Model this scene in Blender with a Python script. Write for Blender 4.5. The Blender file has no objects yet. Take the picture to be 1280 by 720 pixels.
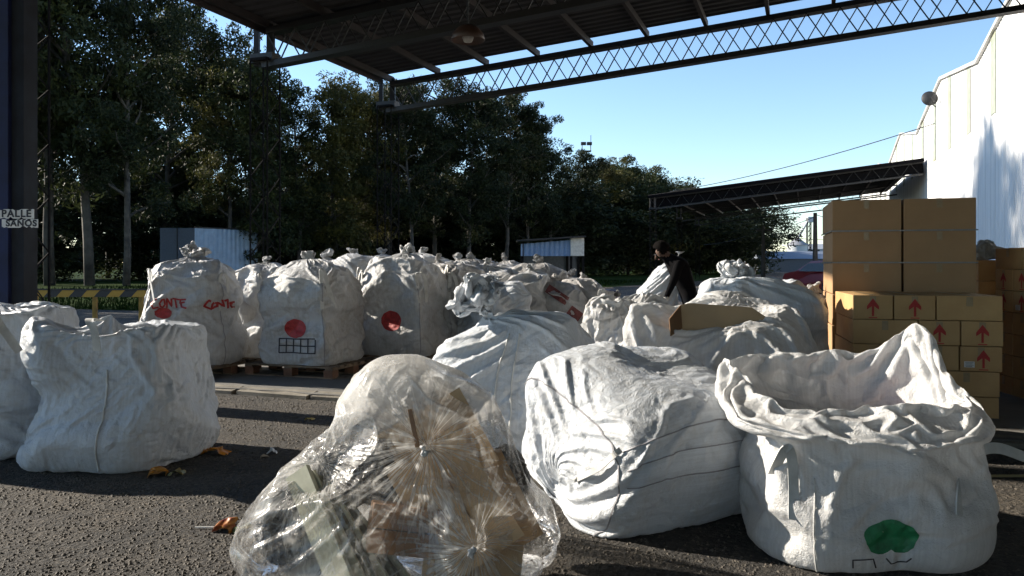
import bpy, bmesh, math, random
import numpy as np
from mathutils import Vector, Matrix
from mathutils.bvhtree import BVHTree
R = math.radians
SC = bpy.context.scene
COL = SC.collection
EYE = 1.35
F = 1000.0
rng = random.Random(7)

# ------------------------------------------------------------------ helpers
def at(px, py, D):
    """world point seen at photo pixel (px,py) at a distance D in front of the camera"""
    return Vector(((px-640)/F*D, D, EYE+(330-py)/F*D))
def gx(px, D): return (px-640)/F*D

def tag(o, label=None, cat=None, group=None, kind=None):
    if label: o['label'] = label
    if cat: o['category'] = cat
    if group: o['group'] = group
    if kind: o['kind'] = kind
    return o
def empty(name, loc=(0,0,0), rz=0, label=None, cat=None, group=None):
    o = bpy.data.objects.new(name, None); COL.objects.link(o)
    o.location = loc; o.rotation_euler = (0,0,rz); o.empty_display_size = .1
    tag(o, label, cat, group); return o
def copy_tree(o, parent=None):
    c = o.copy(); COL.objects.link(c)
    if parent is not None: c.parent = parent
    for ch in list(o.children): copy_tree(ch, c)
    return c

class MB:
    def __init__(s): s.v=[]; s.f=[]; s.smooth=False; s.uv=None
    def add(s, vs, fs):
        b=len(s.v); s.v += [tuple(v) for v in vs]; s.f += [tuple(i+b for i in f) for f in fs]; return s
    def box(s, c, d, rz=0, M=None):
        x,y,z = d[0]/2,d[1]/2,d[2]/2
        vs=[Vector((i*x,j*y,k*z)) for k in(-1,1) for j in(-1,1) for i in(-1,1)]
        if M is None: M=Matrix.Rotation(rz,3,'Z')
        vs=[M@v+Vector(c) for v in vs]
        return s.add(vs,[(0,2,3,1),(4,5,7,6),(0,1,5,4),(2,6,7,3),(0,4,6,2),(1,3,7,5)])
    def bar(s, a, b, w, h=None, up=(0,0,1)):
        a=Vector(a); b=Vector(b); h=h or w; t=(b-a).normalized(); up=Vector(up)
        if abs(t.dot(up))>.98: up=Vector((0,1,0)) if abs(t.y)<.9 else Vector((1,0,0))
        sx=t.cross(up).normalized(); sy=sx.cross(t).normalized()
        vs=[p+sx*(i*w/2)+sy*(j*h/2) for p in(a,b) for i,j in((-1,-1),(1,-1),(1,1),(-1,1))]
        return s.add(vs,[(3,2,1,0),(4,5,6,7),(0,1,5,4),(1,2,6,5),(2,3,7,6),(3,0,4,7)])
    def tube(s, pts, r, n=8, cap=True):
        pts=[Vector(p) for p in pts]; rs=r if isinstance(r,(list,tuple)) else [r]*len(pts)
        b=len(s.v); prev=None
        for i,p in enumerate(pts):
            t=(pts[min(i+1,len(pts)-1)]-pts[max(i-1,0)]).normalized()
            if prev is None: prev=Vector((0,0,1)) if abs(t.z)<.9 else Vector((1,0,0))
            x=(prev-t*prev.dot(t)).normalized(); prev=x; y=t.cross(x)
            for k in range(n):
                a=2*math.pi*k/n; s.v.append(tuple(p+(x*math.cos(a)+y*math.sin(a))*rs[i]))
        for i in range(len(pts)-1):
            for k in range(n):
                k2=(k+1)%n; s.f.append((b+i*n+k,b+i*n+k2,b+(i+1)*n+k2,b+(i+1)*n+k))
        if cap:
            s.f.append(tuple(b+k for k in reversed(range(n)))); e=b+(len(pts)-1)*n; s.f.append(tuple(e+k for k in range(n)))
        return s
    def ribbon(s, pts, w, side, th=.004):
        """flat strap with thickness; side = width direction (vector or list)"""
        pts=[Vector(p) for p in pts]; b=len(s.v); n=len(pts)
        for i,p in enumerate(pts):
            t=(pts[min(i+1,n-1)]-pts[max(i-1,0)]).normalized()
            sd=Vector(side[i] if isinstance(side,list) else side); sd=(sd-t*sd.dot(t)).normalized()
            nn=t.cross(sd)
            for a,c in((-1,-1),(1,-1),(1,1),(-1,1)): s.v.append(tuple(p+sd*(a*w/2)+nn*(c*th/2)))
        for i in range(n-1):
            for k in range(4):
                k2=(k+1)%4; s.f.append((b+i*4+k,b+i*4+k2,b+(i+1)*4+k2,b+(i+1)*4+k))
        s.f.append((b+3,b+2,b+1,b)); e=b+(n-1)*4; s.f.append((e,e+1,e+2,e+3)); return s
    def lathe(s, prof, n=24, c=(0,0,0)):
        b=len(s.v)
        for r,z in prof:
            for k in range(n):
                a=2*math.pi*k/n; s.v.append((c[0]+r*math.cos(a),c[1]+r*math.sin(a),c[2]+z))
        for i in range(len(prof)-1):
            for k in range(n):
                k2=(k+1)%n; s.f.append((b+i*n+k,b+i*n+k2,b+(i+1)*n+k2,b+(i+1)*n+k))
        return s
    def grid(s, P, wrap=False):
        nv,nu=P.shape[:2]; b=len(s.v); s.v += [tuple(p) for p in P.reshape(-1,3)]
        for i in range(nv-1):
            for j in range(nu if wrap else nu-1):
                j2=(j+1)%nu; s.f.append((b+i*nu+j,b+i*nu+j2,b+(i+1)*nu+j2,b+(i+1)*nu+j))
        return s
    def build(s, name, mat, parent=None, smooth=False, loc=None, bevel=0, label=None):
        me=bpy.data.meshes.new(name); me.from_pydata(s.v,[],s.f); me.update()
        if bevel:
            bm=bmesh.new(); bm.from_mesh(me)
            bmesh.ops.bevel(bm,geom=list(bm.edges),offset=bevel,segments=2,affect='EDGES',profile=.6)
            bm.to_mesh(me); bm.free()
        if mat: me.materials.append(mat)
        if smooth: me.shade_smooth()
        o=bpy.data.objects.new(name,me); COL.objects.link(o)
        if parent is not None: o.parent=parent
        if loc is not None: o.location=loc
        if label: o['label']=label
        return o

# ------------------------------------------------------------------ numpy cloth
SLK=.55; DMX=.6
def nz(P, scale, seed, n=10):
    """smooth random field made of waves, about -1..1"""
    g=np.random.RandomState(seed); out=np.zeros(P.shape[:-1])
    for _ in range(n):
        d=g.normal(size=3); d/=np.linalg.norm(d); k=2*np.pi/scale*g.uniform(.6,1.5)
        out+=np.sin((P@d)*k+g.uniform(0,6.28))
    return out/math.sqrt(n/2)*.6
def normals(T):
    du=np.roll(T,-1,1)-np.roll(T,1,1); dv=np.empty_like(T); dv[1:-1]=T[2:]-T[:-2]; dv[0]=T[1]-T[0]; dv[-1]=T[-1]-T[-2]
    N=np.cross(du,dv); N/=np.linalg.norm(N,axis=2,keepdims=True)+1e-9; return N
def interp(knots, nv):
    """Catmull-Rom through an array of knot rows, even in index"""
    K=np.asarray(knots,float); m=len(K); t=np.linspace(0,m-1,nv); out=[]
    for x in t:
        i=min(int(x),m-2); f=x-i; p0=K[max(i-1,0)];p1=K[i];p2=K[i+1];p3=K[min(i+2,m-1)]
        out.append(.5*((2*p1)+(-p0+p2)*f+(2*p0-5*p1+4*p2-p3)*f*f+(-p0+3*p1-3*p2+p3)*f**3))
    return np.array(out)
def rings(rows, nv, nu, even=True):
    """rows: (cx,cy,cz, e1x,e1y,e1z, e2x,e2y,e2z, n[, su, sv, free])"""
    K=np.asarray(rows,float); A=interp(K,nv*4)
    # even arc length along the profile
    pts=A[:,0:3]+A[:,3:6]; d=np.r_[0,np.cumsum(np.linalg.norm(np.diff(pts,axis=0),axis=1)+np.linalg.norm(np.diff(A[:,0:3],axis=0),axis=1)*.5+1e-4)]
    s=np.linspace(0,d[-1],nv); A=np.stack([np.interp(s,d,A[:,k]) for k in range(A.shape[1])],1)
    th=np.linspace(0,2*np.pi,nu,endpoint=False); c=np.cos(th)[None];q=np.sin(th)[None]; n=np.clip(A[:,9:10],1.6,12)
    r=1/(np.abs(c)**n+np.abs(q)**n)**(1/n)
    return A[:,None,0:3]+(r*c)[...,None]*A[:,None,3:6]+(r*q)[...,None]*A[:,None,6:9], A
def up2(X):
    nv,nu=X.shape[:2]; Y=np.empty((nv*2-1,nu*2)+X.shape[2:]); a=np.empty((nv,nu*2)+X.shape[2:])
    a[:,::2]=X; a[:,1::2]=(X+np.roll(X,-1,1))/2; Y[::2]=a; Y[1::2]=(a[1:]+a[:-1])/2; return Y
def drape(T, su, sv, dmin, dmax, it=(160,90), seed=1, g=.0006, bend=.12, amp=.01, floor=None, pin=None, damp=.9, push=0., hold=.25):
    """relax an over-long fabric grid T (nv,nu,3) around the body it was drawn on"""
    rs=np.random.RandomState(seed)
    arr=lambda x,n: np.interp(np.linspace(0,1,n),np.linspace(0,1,len(np.atleast_1d(x))),np.atleast_1d(x).astype(float))
    su=np.asarray(su,float); sv=np.asarray(sv,float); su=np.where(su<1.2,1+(su-1)*SLK,su); sv=np.where(sv<1.2,1+(sv-1)*SLK,sv)
    dmax=np.asarray(dmax,float)*DMX; T=T-normals(T)*arr(dmax,T.shape[0])[:,None,None]*.5
    levels=[T[::2,::2],T] if len(it)==2 else [T]
    P=None; off=None
    for lv,TT in enumerate(levels):
        nv,nu=TT.shape[:2]; N=normals(TT)
        SU=arr(su,nv)[:,None]; SV=arr(sv,nv)[:,None]; DM=arr(dmax,nv)[:,None]; DN=arr(dmin,nv)[:,None]
        e=lambda a,b: np.linalg.norm(b-a,axis=-1)
        Lu=e(TT,np.roll(TT,-1,1))*SU; Lv=(e(TT[:-1],TT[1:])*((SV[1:]+SV[:-1])/2)); 
        Ld=np.sqrt(((Lu[:-1]+Lu[1:])/2)**2+Lv**2)
        L2u=(Lu+np.roll(Lu,-1,1)); L2v=Lv[:-1]+Lv[1:]
        L4u=L2u+np.roll(L2u,-2,1)
        if off is None: P=TT+N*(rs.normal(size=(nv,nu,1))*amp*.3+nz(TT,.22,seed+70)[...,None]*amp)
        else:
            P=TT+up2(off)[:nv,:nu]+N*(rs.normal(size=(nv,nu,1))*amp*.15)
        old=P.copy()
        def con(a,b,L,k,only=None):
            d=b-a; l=np.sqrt((d*d).sum(-1))+1e-9; c=(l-L)/l
            if only: c=np.minimum(c,0) if only<0 else np.maximum(c,0)
            return d*(c*.5*k)[...,None]
        for _ in range(it[lv]):
            v=(P-old)*damp; vl=np.sqrt((v*v).sum(-1,keepdims=True)); v*=np.minimum(1,.02/(vl+1e-9)); old=P.copy(); P=P+v; P[...,2]-=g
            if push: P=P+N*push
            for sub in range(2):
                c=con(P,np.roll(P,-1,1),Lu,.95); P=P+c-np.roll(c,1,1)
                c=con(P[:-1],P[1:],Lv,.95); P[:-1]+=c; P[1:]-=c
                Q=np.roll(P,-1,1); c=con(P[:-1],Q[1:],Ld,.35); P[:-1]+=c; P[1:]-=np.roll(c,1,1)
                Q=np.roll(P,1,1); c=con(P[:-1],Q[1:],Ld,.35); P[:-1]+=c; P[1:]-=np.roll(c,-1,1)
                c=con(P,np.roll(P,-2,1),L2u,bend,-1); P=P+c-np.roll(c,2,1)
                c=con(P[:-2],P[2:],L2v,bend,-1); P[:-2]+=c; P[2:]-=c
                s=((P-TT)*N).sum(-1); cl=np.clip(s,DN,DM); P=P+N*((cl-s)*.8)[...,None]
                d=P-TT; d=d-N*((d*N).sum(-1))[...,None]; l=np.sqrt((d*d).sum(-1))+1e-9
                P=P-d*(np.clip(1-.012/l,0,1)*hold)[...,None]
                if floor is not None: P[...,2]=np.maximum(P[...,2],floor)
                if pin is not None:
                    for r in pin: P[r]=TT[r]
        off=P-TT
    return P
def crinkle(P, amp=.006, s=.35, seed=1, oct=4, up=1):
    '''crumpled-film relief: sharp valleys between soft cells, several sizes'''
    for _ in range(up):
        Q=up2(P); 
        # soften the linear upsample
        Q=Q*.5+(np.roll(Q,1,1)+np.roll(Q,-1,1))*.25; R_=Q.copy(); R_[1:-1]=Q[1:-1]*.5+(Q[:-2]+Q[2:])*.25; P=R_
    amp=amp*1.35; s=s*1.6; N=normals(P); D=P+np.stack([nz(P,s*.9,seed+k,8) for k in (1,2,3)],-1)*s*.35
    h=np.zeros(P.shape[:2]); a=1.; sc=s
    for k in range(oct+1):
        q=.35-np.abs(nz(D,sc,seed+10+k,12)) if k%2 else np.abs(nz(D,sc,seed+10+k,12))-.35
        h+=a*q; a*=.6; sc*=.52
    m=.5+.5*np.clip(nz(P,s*2.5,seed+50,8)+.4,0,1)
    return P+N*(h*m*amp)[...,None]
def fabric(name, P, mat, parent=None, caps=(True,True), sub=1, closeu=True, seam=0, th=0):
    nv,nu=P.shape[:2]; me=bpy.data.meshes.new(name)
    vs=P.reshape(-1,3); I=np.arange(nv*nu).reshape(nv,nu); J=np.roll(I,-1,1)
    f=np.stack([I[:-1],J[:-1],J[1:],I[1:]],-1).reshape(-1,4).tolist()
    vs=vs.tolist()
    for k,row in ((0,I[0]),(1,I[-1])):
        if caps[k]:
            c=P[0 if k==0 else -1].mean(0).tolist(); vs.append(c); ci=len(vs)-1
            for j in range(nu):
                a,b=int(row[j]),int(row[(j+1)%nu]); f.append((ci,b,a) if k==0 else (ci,a,b))
    me.from_pydata(vs,[],f)
    uv=me.uv_layers.new(name='UVMap')
    lu=np.zeros(nv*nu+4); 
    loop=np.empty(len(me.loops),int); me.loops.foreach_get('vertex_index',loop)
    iu=(loop%nu)/nu; iv=(loop//nu)/nv
    # fix the wrap column
    nq=(nv-1)*nu*4; q=iu[:nq].reshape(-1,4); w=(q.max(1)-q.min(1))>.5; q[w]=np.where(q[w]<.5,q[w]+1,q[w]); iu[:nq]=q.reshape(-1)
    uv.data.foreach_set('uv',np.stack([iu,iv],1).astype(np.float32).reshape(-1))
    me.update(); me.shade_smooth()
    if mat: me.materials.append(mat)
    o=bpy.data.objects.new(name,me); COL.objects.link(o)
    if parent is not None: o.parent=parent
    if sub:
        m=o.modifiers.new('sub','SUBSURF'); m.levels=sub; m.render_levels=sub
    return o
def bvh_of(P):
    nv,nu=P.shape[:2]; I=np.arange(nv*nu).reshape(nv,nu); J=np.roll(I,-1,1)
    f=np.stack([I[:-1],J[:-1],J[1:],I[1:]],-1).reshape(-1,4).tolist()
    return BVHTree.FromPolygons(P.reshape(-1,3).tolist(),f)
def decal(name, tris, P, origin, xdir, viewdir, mat, parent, lift=.004, label=None):
    """flat marks (list of polys in local 2D) wrapped on the fabric P by rays along viewdir"""
    bv=bvh_of(P) if not isinstance(P,BVHTree) else P; d=Vector(viewdir).normalized(); x=Vector(xdir).normalized(); y=x.cross(d)*-1
    y=Vector((0,0,1)) if abs(y.z)>.5 else y
    mb=MB()
    for poly in tris:
        vs=[]
        for (a,b) in poly:
            p=Vector(origin)+x*a+y*b-d*1.2
            h=bv.ray_cast(p,d)
            if h[0] is None: vs=None; break
            vs.append(h[0]-d*lift)
        if vs: mb.add(vs,[tuple(range(len(vs)))])
    if not mb.f: return None
    return mb.build(name,mat,parent,smooth=True,label=label)
def stroke(pts, w, n=6):
    """thick 2D polyline -> small quads"""
    out=[]
    P=[]
    for i in range(len(pts)-1):
        (x0,y0),(x1,y1)=pts[i],pts[i+1]; m=max(1,int(math.hypot(x1-x0,y1-y0)/.012))
        for k in range(m): P.append((x0+(x1-x0)*k/m,y0+(y1-y0)*k/m))
    P.append(pts[-1])
    L=[]
    for i,p in enumerate(P):
        a=P[max(0,i-1)]; b=P[min(len(P)-1,i+1)]; tx,ty=b[0]-a[0],b[1]-a[1]; l=math.hypot(tx,ty)+1e-9
        L.append(((p[0]-ty/l*w/2,p[1]+tx/l*w/2),(p[0]+ty/l*w/2,p[1]-tx/l*w/2)))
    for i in range(len(L)-1): out.append([L[i][0],L[i][1],L[i+1][1],L[i+1][0]])
    return out
def disc(r, n=24, m=5, wob=.0, cx=0, cy=0, sx=1, sy=1):
    out=[]; g=random.Random(3); w=[1+wob*g.uniform(-1,1) for _ in range(n)]
    p=lambda i,k:(cx+sx*r*i/m*w[k%n]*math.cos(2*math.pi*k/n),cy+sy*r*i/m*w[k%n]*math.sin(2*math.pi*k/n))
    for k in range(n):
        out.append([p(0,k),p(1,k),p(1,k+1)])
        for i in range(1,m): out.append([p(i,k),p(i+1,k),p(i+1,k+1),p(i,k+1)])
    return out
# ------------------------------------------------------------------ materials
def mat(name):
    m=bpy.data.materials.new(name); m.use_nodes=True; nt=m.node_tree; nt.nodes.clear()
    return m,nt,(lambda t,**k:_n(nt,t,k)),nt.links.new
def _n(nt,t,k):
    n=nt.nodes.new(t)
    for a,b in k.items():
        if a=='inp':
            for x,y in b.items(): n.inputs[x].default_value=y
        else: setattr(n,a,b)
    return n
def ramp(nd,stops):
    el=nd.color_ramp.elements
    while len(el)>1: el.remove(el[-1])
    el[0].position=stops[0][0]; el[0].color=tuple(stops[0][1])+((1,) if len(stops[0][1])==3 else ())
    for p,c in stops[1:]:
        e=el.new(p); e.color=tuple(c)+((1,) if len(c)==3 else ())
def simple(name,col,rough=.7,metal=0,var=.15,scale=8,bump=.0,bscale=60,col2=None,obj=True,spec=.5):
    m,nt,N,L=mat(name)
    tc=N('ShaderNodeTexCoord'); no=N('ShaderNodeTexNoise',inp={'Scale':scale,'Detail':6,'Roughness':.6}); L(tc.outputs['Object'],no.inputs['Vector'])
    cr=N('ShaderNodeValToRGB'); c2=col2 or tuple(c*(1-2*var) for c in col); ramp(cr,[(.3,c2),(.7,tuple(min(1,c*(1+var*.6)) for c in col))]); L(no.outputs['Fac'],cr.inputs['Fac'])
    b=N('ShaderNodeBsdfPrincipled',inp={'Roughness':rough,'Metallic':metal,'Specular IOR Level':spec}); L(cr.outputs['Color'],b.inputs['Base Color'])
    if bump:
        n2=N('ShaderNodeTexNoise',inp={'Scale':bscale,'Detail':5}); L(tc.outputs['Object'],n2.inputs['Vector'])
        bu=N('ShaderNodeBump',inp={'Strength':bump,'Distance':.01}); L(n2.outputs['Fac'],bu.inputs['Height']); L(bu.outputs['Normal'],b.inputs['Normal'])
    o=N('ShaderNodeOutputMaterial'); L(b.outputs[0],o.inputs[0]); return m
def woven(name,col=(.61,.65,.70),dirt=(.42,.39,.34),dirty=.4,trans=.14,bump=.55,weave=False,gloss=.4,fold=5.):
    m,nt,N,L=mat(name)
    tc=N('ShaderNodeTexCoord'); oi=N('ShaderNodeObjectInfo')
    va=N('ShaderNodeVectorMath',operation='ADD'); mu=N('ShaderNodeVectorMath',operation='SCALE'); mu.inputs['Scale'].default_value=1.
    cx=N('ShaderNodeCombineXYZ'); ml=N('ShaderNodeMath',operation='MULTIPLY'); ml.inputs[1].default_value=37.; L(oi.outputs['Random'],ml.inputs[0])
    for k in range(3): L(ml.outputs[0],cx.inputs[k])
    L(tc.outputs['Object'],va.inputs[0]); L(cx.outputs[0],va.inputs[1]); V=va.outputs[0]
    # dirt and scuffs
    n1=N('ShaderNodeTexNoise',inp={'Scale':3.,'Detail':8,'Roughness':.65,'Distortion':.6}); L(V,n1.inputs['Vector'])
    n2=N('ShaderNodeTexNoise',inp={'Scale':22.,'Detail':5,'Roughness':.6}); L(V,n2.inputs['Vector'])
    mm=N('ShaderNodeMath',operation='MULTIPLY'); L(n1.outputs['Fac'],mm.inputs[0]); L(n2.outputs['Fac'],mm.inputs[1])
    cr=N('ShaderNodeValToRGB'); ramp(cr,[(.16,(1,1,1)),(.5,(0,0,0))] ); 
    ramp(cr,[(.22,(0,0,0)),(.42,(1,1,1))]); L(mm.outputs[0],cr.inputs['Fac'])
    k=N('ShaderNodeMath',operation='MULTIPLY'); k.inputs[1].default_value=dirty; L(cr.outputs['Color'],k.inputs[0])
    mix=N('ShaderNodeMix',data_type='RGBA'); mix.inputs['A'].default_value=col+(1,); mix.inputs['B'].default_value=dirt+(1,); L(k.outputs[0],mix.inputs['Factor'])
    # woven tape streaks along the cloth
    mpu=N('ShaderNodeMapping'); mpu.inputs['Scale'].default_value=(240,5,1); L(tc.outputs['UV'],mpu.inputs['Vector'])
    nu_=N('ShaderNodeTexNoise',inp={'Scale':1.,'Detail':2}); L(mpu.outputs[0],nu_.inputs['Vector'])
    cu_=N('ShaderNodeValToRGB'); ramp(cu_,[(.3,(.86,.86,.86)),(.65,(1,1,1))]); L(nu_.outputs['Fac'],cu_.inputs['Fac'])
    mxw=N('ShaderNodeMix',data_type='RGBA',blend_type='MULTIPLY'); mxw.inputs['Factor'].default_value=1.; L(mix.outputs['Result'],mxw.inputs['A']); L(cu_.outputs[0],mxw.inputs['B']); mix=mxw
    n3=N('ShaderNodeTexNoise',inp={'Scale':fold*9,'Detail':3,'Roughness':.6,'Distortion':1.2}); L(V,n3.inputs['Vector'])
    rd=N('ShaderNodeMath',operation='SUBTRACT'); rd.inputs[1].default_value=.5; L(n3.outputs['Fac'],rd.inputs[0])
    ab=N('ShaderNodeMath',operation='ABSOLUTE'); L(rd.outputs[0],ab.inputs[0])
    nd=N('ShaderNodeVectorMath',operation='MULTIPLY_ADD'); L(n2.outputs['Color'],nd.inputs[0]); nd.inputs[1].default_value=(.05,.05,.05); L(V,nd.inputs[2])
    n5=N('ShaderNodeVectorMath',operation='MULTIPLY_ADD'); L(n1.outputs['Color'],n5.inputs[0]); n5.inputs[1].default_value=(.35,.35,.35); L(nd.outputs[0],n5.inputs[2])
    a4=N('ShaderNodeTexVoronoi',feature='DISTANCE_TO_EDGE',inp={'Scale':fold*1.5}); L(n5.outputs[0],a4.inputs['Vector'])
    m4=N('ShaderNodeMath',operation='MULTIPLY_ADD'); L(a4.outputs[0],m4.inputs[0]); m4.inputs[1].default_value=1.5; L(ab.outputs[0],m4.inputs[2])
    bu=N('ShaderNodeBump',inp={'Strength':bump,'Distance':.022}); L(m4.outputs[0],bu.inputs['Height']); nrm=bu.outputs['Normal']
    if weave:
        uv=tc.outputs['UV']; sp=N('ShaderNodeSeparateXYZ'); L(uv,sp.inputs[0])
        def wv(o,f):
            q=N('ShaderNodeMath',operation='MULTIPLY'); q.inputs[1].default_value=f*6.283; L(o,q.inputs[0]); z=N('ShaderNodeMath',operation='SINE'); L(q.outputs[0],z.inputs[0]); return z.outputs[0]
        w=N('ShaderNodeMath',operation='MULTIPLY'); L(wv(sp.outputs[0],620),w.inputs[0]); L(wv(sp.outputs[1],300),w.inputs[1])
        pass
    p=N('ShaderNodeBsdfPrincipled',inp={'Roughness':gloss,'Specular IOR Level':.45}); L(mix.outputs['Result'],p.inputs['Base Color']); L(nrm,p.inputs['Normal'])
    t=N('ShaderNodeBsdfTranslucent'); L(mix.outputs['Result'],t.inputs['Color']); L(nrm,t.inputs['Normal'])
    ms=N('ShaderNodeMixShader',inp={'Fac':trans}); L(p.outputs[0],ms.inputs[1]); L(t.outputs[0],ms.inputs[2])
    o=N('ShaderNodeOutputMaterial'); L(ms.outputs[0],o.inputs[0]); return m
M={}
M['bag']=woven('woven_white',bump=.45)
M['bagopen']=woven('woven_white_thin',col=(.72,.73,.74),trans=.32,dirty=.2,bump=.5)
M['bagshaded']=woven('woven_dusty_shaded',col=(.46,.455,.45),dirt=(.28,.25,.22),dirty=.6,trans=.12)  # dirt, over a base colour darkened for the shade on the back rows
M['bagmid']=woven('woven_greyish',col=(.56,.57,.58),dirt=(.32,.29,.25),dirty=.6,trans=.15)  # dirt, over a base colour dimmed for the shade on the pallet bags
M['film']=None
M['red']=simple('red_spray_paint',(.42,.03,.03),.6,var=.25,scale=30)
M['black_ink']=simple('black_marker',(.03,.03,.04),.6)
M['green']=simple('green_spray_paint',(.02,.20,.08),.5,var=.25,scale=20)
M['strap']=simple('strap_webbing',(.62,.62,.60),.6,bump=.3,bscale=200)
M['thread']=simple('seam_thread',(.30,.30,.32),.8)
M['faded_red']=simple('faded_red_paint',(.20,.055,.05),.7,var=.3,scale=20)
def vring(c, ax, ay, rz, n, tx=0, ty=0):
    """horizontal ring row; tx,ty = rise of the ring towards its own x / y side"""
    ca,sa=math.cos(rz),math.sin(rz)
    return [c[0],c[1],c[2], ax*ca,ax*sa,tx, -ay*sa,ay*ca,ty, n]
def seam_strip(P, js, i0, i1, w, mat, parent, name='seam', lift=.003):
    mb=MB(); N=normals(P)
    for j in js:
        pts=[Vector(P[i,j]+N[i,j]*lift) for i in range(i0,i1,1)]
        sd=[Vector(P[i,(j+1)%P.shape[1]]-P[i,j-1]) for i in range(i0,i1,1)]
        mb.ribbon(pts,w,sd,.003)
    return mb.build(name,mat,parent,smooth=True)
def tuftnoise(T,A,seed,amp=.045):
    rad=np.sqrt((A[:,3:6]**2).sum(1)); nv=len(rad); i0=nv//2; i_n=i0+int(np.argmin(np.where(np.arange(i0,nv)<nv-6,rad[i0:],9)))
    m=np.clip((np.arange(nv)-i_n)/4.,0,1)[:,None,None]
    D=np.stack([nz(T,.11,seed+k,10)+.6*nz(T,.05,seed+k+5,10) for k in (91,92,93)],-1)
    return T+D*m*amp
def tied_bag(seed, hw=.55, hd=.55, h=1.2, neck=True, n=5, sag=.0, lumps=.03, nv=91, nu=160, nx=0., ny=0., tuft=.11, slack=.10, dome=0.):
    """upright bulk bag gathered to a tied neck, local coordinates with its base at z=0"""
    g=random.Random(seed); j=lambda a:g.uniform(-a,a)
    rows=[vring((0,0,.03),hw*.55,hd*.55,0,n),vring((0,0,.012),hw*.86,hd*.86,0,n),vring((j(.02),j(.02),.07),hw*.98,hd*.98,0,n),
          vring((j(.03),j(.03),h*.27),hw*1.04,hd*1.04,0,n-.5),vring((j(.03),j(.03),h*.5),hw*1.0,hd*1.0,0,n-.5),
          vring((j(.02),j(.02),h*.7),hw*(1.02-.05*dome),hd*(1.02-.05*dome),0,n-.5),vring((j(.03),j(.03),h*(.86-.02*dome)),hw*(.97-.11*dome),hd*(.97-.11*dome),0,4-dome,j(.02),j(.02)),
          vring((nx*.4,ny*.4,h*(.965-.01*dome)),hw*(.74-.12*dome),hd*(.74-.12*dome),0,3,j(.03),j(.03)),vring((nx*.8,ny*.8,h*1.0),hw*.36,hd*.36,0,2.2,j(.01),j(.01)),
          vring((nx,ny,h*1.01),hw*.11,hd*.11,0,2),vring((nx,ny,h*1.012+.008),.05,.05,0,2),
          vring((nx+j(.03),ny+j(.03),h*1.012+.03),tuft*.75,tuft*.7,0,2,j(.04),j(.04)),vring((nx+j(.05),ny+j(.05),h*1.012+.05+j(.02)),tuft,tuft*.9,0,2,j(.05),j(.05)),vring((nx+j(.06),ny+j(.06),h*1.012+.07+j(.02)),tuft*.7,tuft*.6,0,2,j(.05),j(.05)),vring((nx+j(.04),ny,h*1.012+.045),.03,.03,0,2)]
    T,A=rings(rows,nv,nu)
    N=normals(T); w=np.clip(np.linspace(0,1,nv)*8,0,1)*np.clip((A[:,3:6]**2).sum(1)**.5/.3,0,1)
    T=T+N*(nz(T,.7,seed)*lumps+nz(T,.3,seed+9)*lumps*.4)[...,None]*w[:,None,None]
    T=tuftnoise(T,A,seed,tuft*.42)
    T[...,2]=np.maximum(T[...,2],.008)
    rad=np.sqrt((A[:,3:6]**2).sum(1)); z=A[:,2]/h; up=np.linspace(0,1,nv)>.4
    su=np.where(up&(rad<hw*.9),np.clip(1.04+.8*(hw*.9/np.maximum(rad,.02)-1)*.35,1,1.75),1.04)
    sv=np.where(rad<hw*.8,1.02,1.0+slack)
    dm=np.where(rad<.3,.015+.05*rad/.3,.07); dn=np.where(rad<.3,-.01-.03*rad/.3,-.03)
    P=drape(T,su,sv,dn,dm,it=(160,80),seed=seed,floor=.006,bend=.10,amp=.02,g=.0012)
    return P,A
# ------------------------------------------------------------------ setting: yard frame of reference
EN=Vector((.9385,-.3453,0)); UU=Vector((.3453,.9385,0)); OO=Vector((-2.78,18.5,0)); YAW=math.atan2(-.3453,.9385)
def W(a,k,z=0.): return OO+EN*a+UU*k+Vector((0,0,z))
SUN_EL=R(24.5)
def world():
    w=bpy.data.worlds.new('World'); SC.world=w; w.use_nodes=True; nt=w.node_tree
    sk=nt.nodes.new('ShaderNodeTexSky'); sk.sky_type='NISHITA'; sk.sun_disc=False; sk.sun_elevation=SUN_EL
    d=Vector((-.9385,.3453,math.tan(SUN_EL)))
    sk.sun_rotation=math.atan2(d.x,d.y); sk.air_density=1.0; sk.dust_density=.03; sk.ozone_density=3.; sk.altitude=0
    nt.links.new(sk.outputs[0],nt.nodes['Background'].inputs[0]); nt.nodes['Background'].inputs[1].default_value=.108
    s=bpy.data.lights.new('sun','SUN'); s.energy=5.0; s.angle=R(.6); s.color=(1,.90,.76)
    so=bpy.data.objects.new('sun',s); COL.objects.link(so); so.rotation_euler=d.to_track_quat('Z','Y').to_euler()
    cam=bpy.data.cameras.new('camera'); co=bpy.data.objects.new('camera',cam); COL.objects.link(co); co.location=(0,0,EYE); co.rotation_euler=(R(90),0,0)
    cam.sensor_width=36; cam.lens=28.125; cam.shift_y=-30/1280; cam.clip_end=3000; cam.clip_start=.05; SC.camera=co
    SC.view_settings.view_transform='Standard'; SC.view_settings.look='None'; SC.view_settings.exposure=1.2; SC.view_settings.gamma=1
    SC.cycles.max_bounces=7; SC.cycles.transparent_max_bounces=16; SC.cycles.use_denoising=True
    try: SC.cycles.adaptive_threshold=.02
    except Exception: pass
world()
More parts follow.
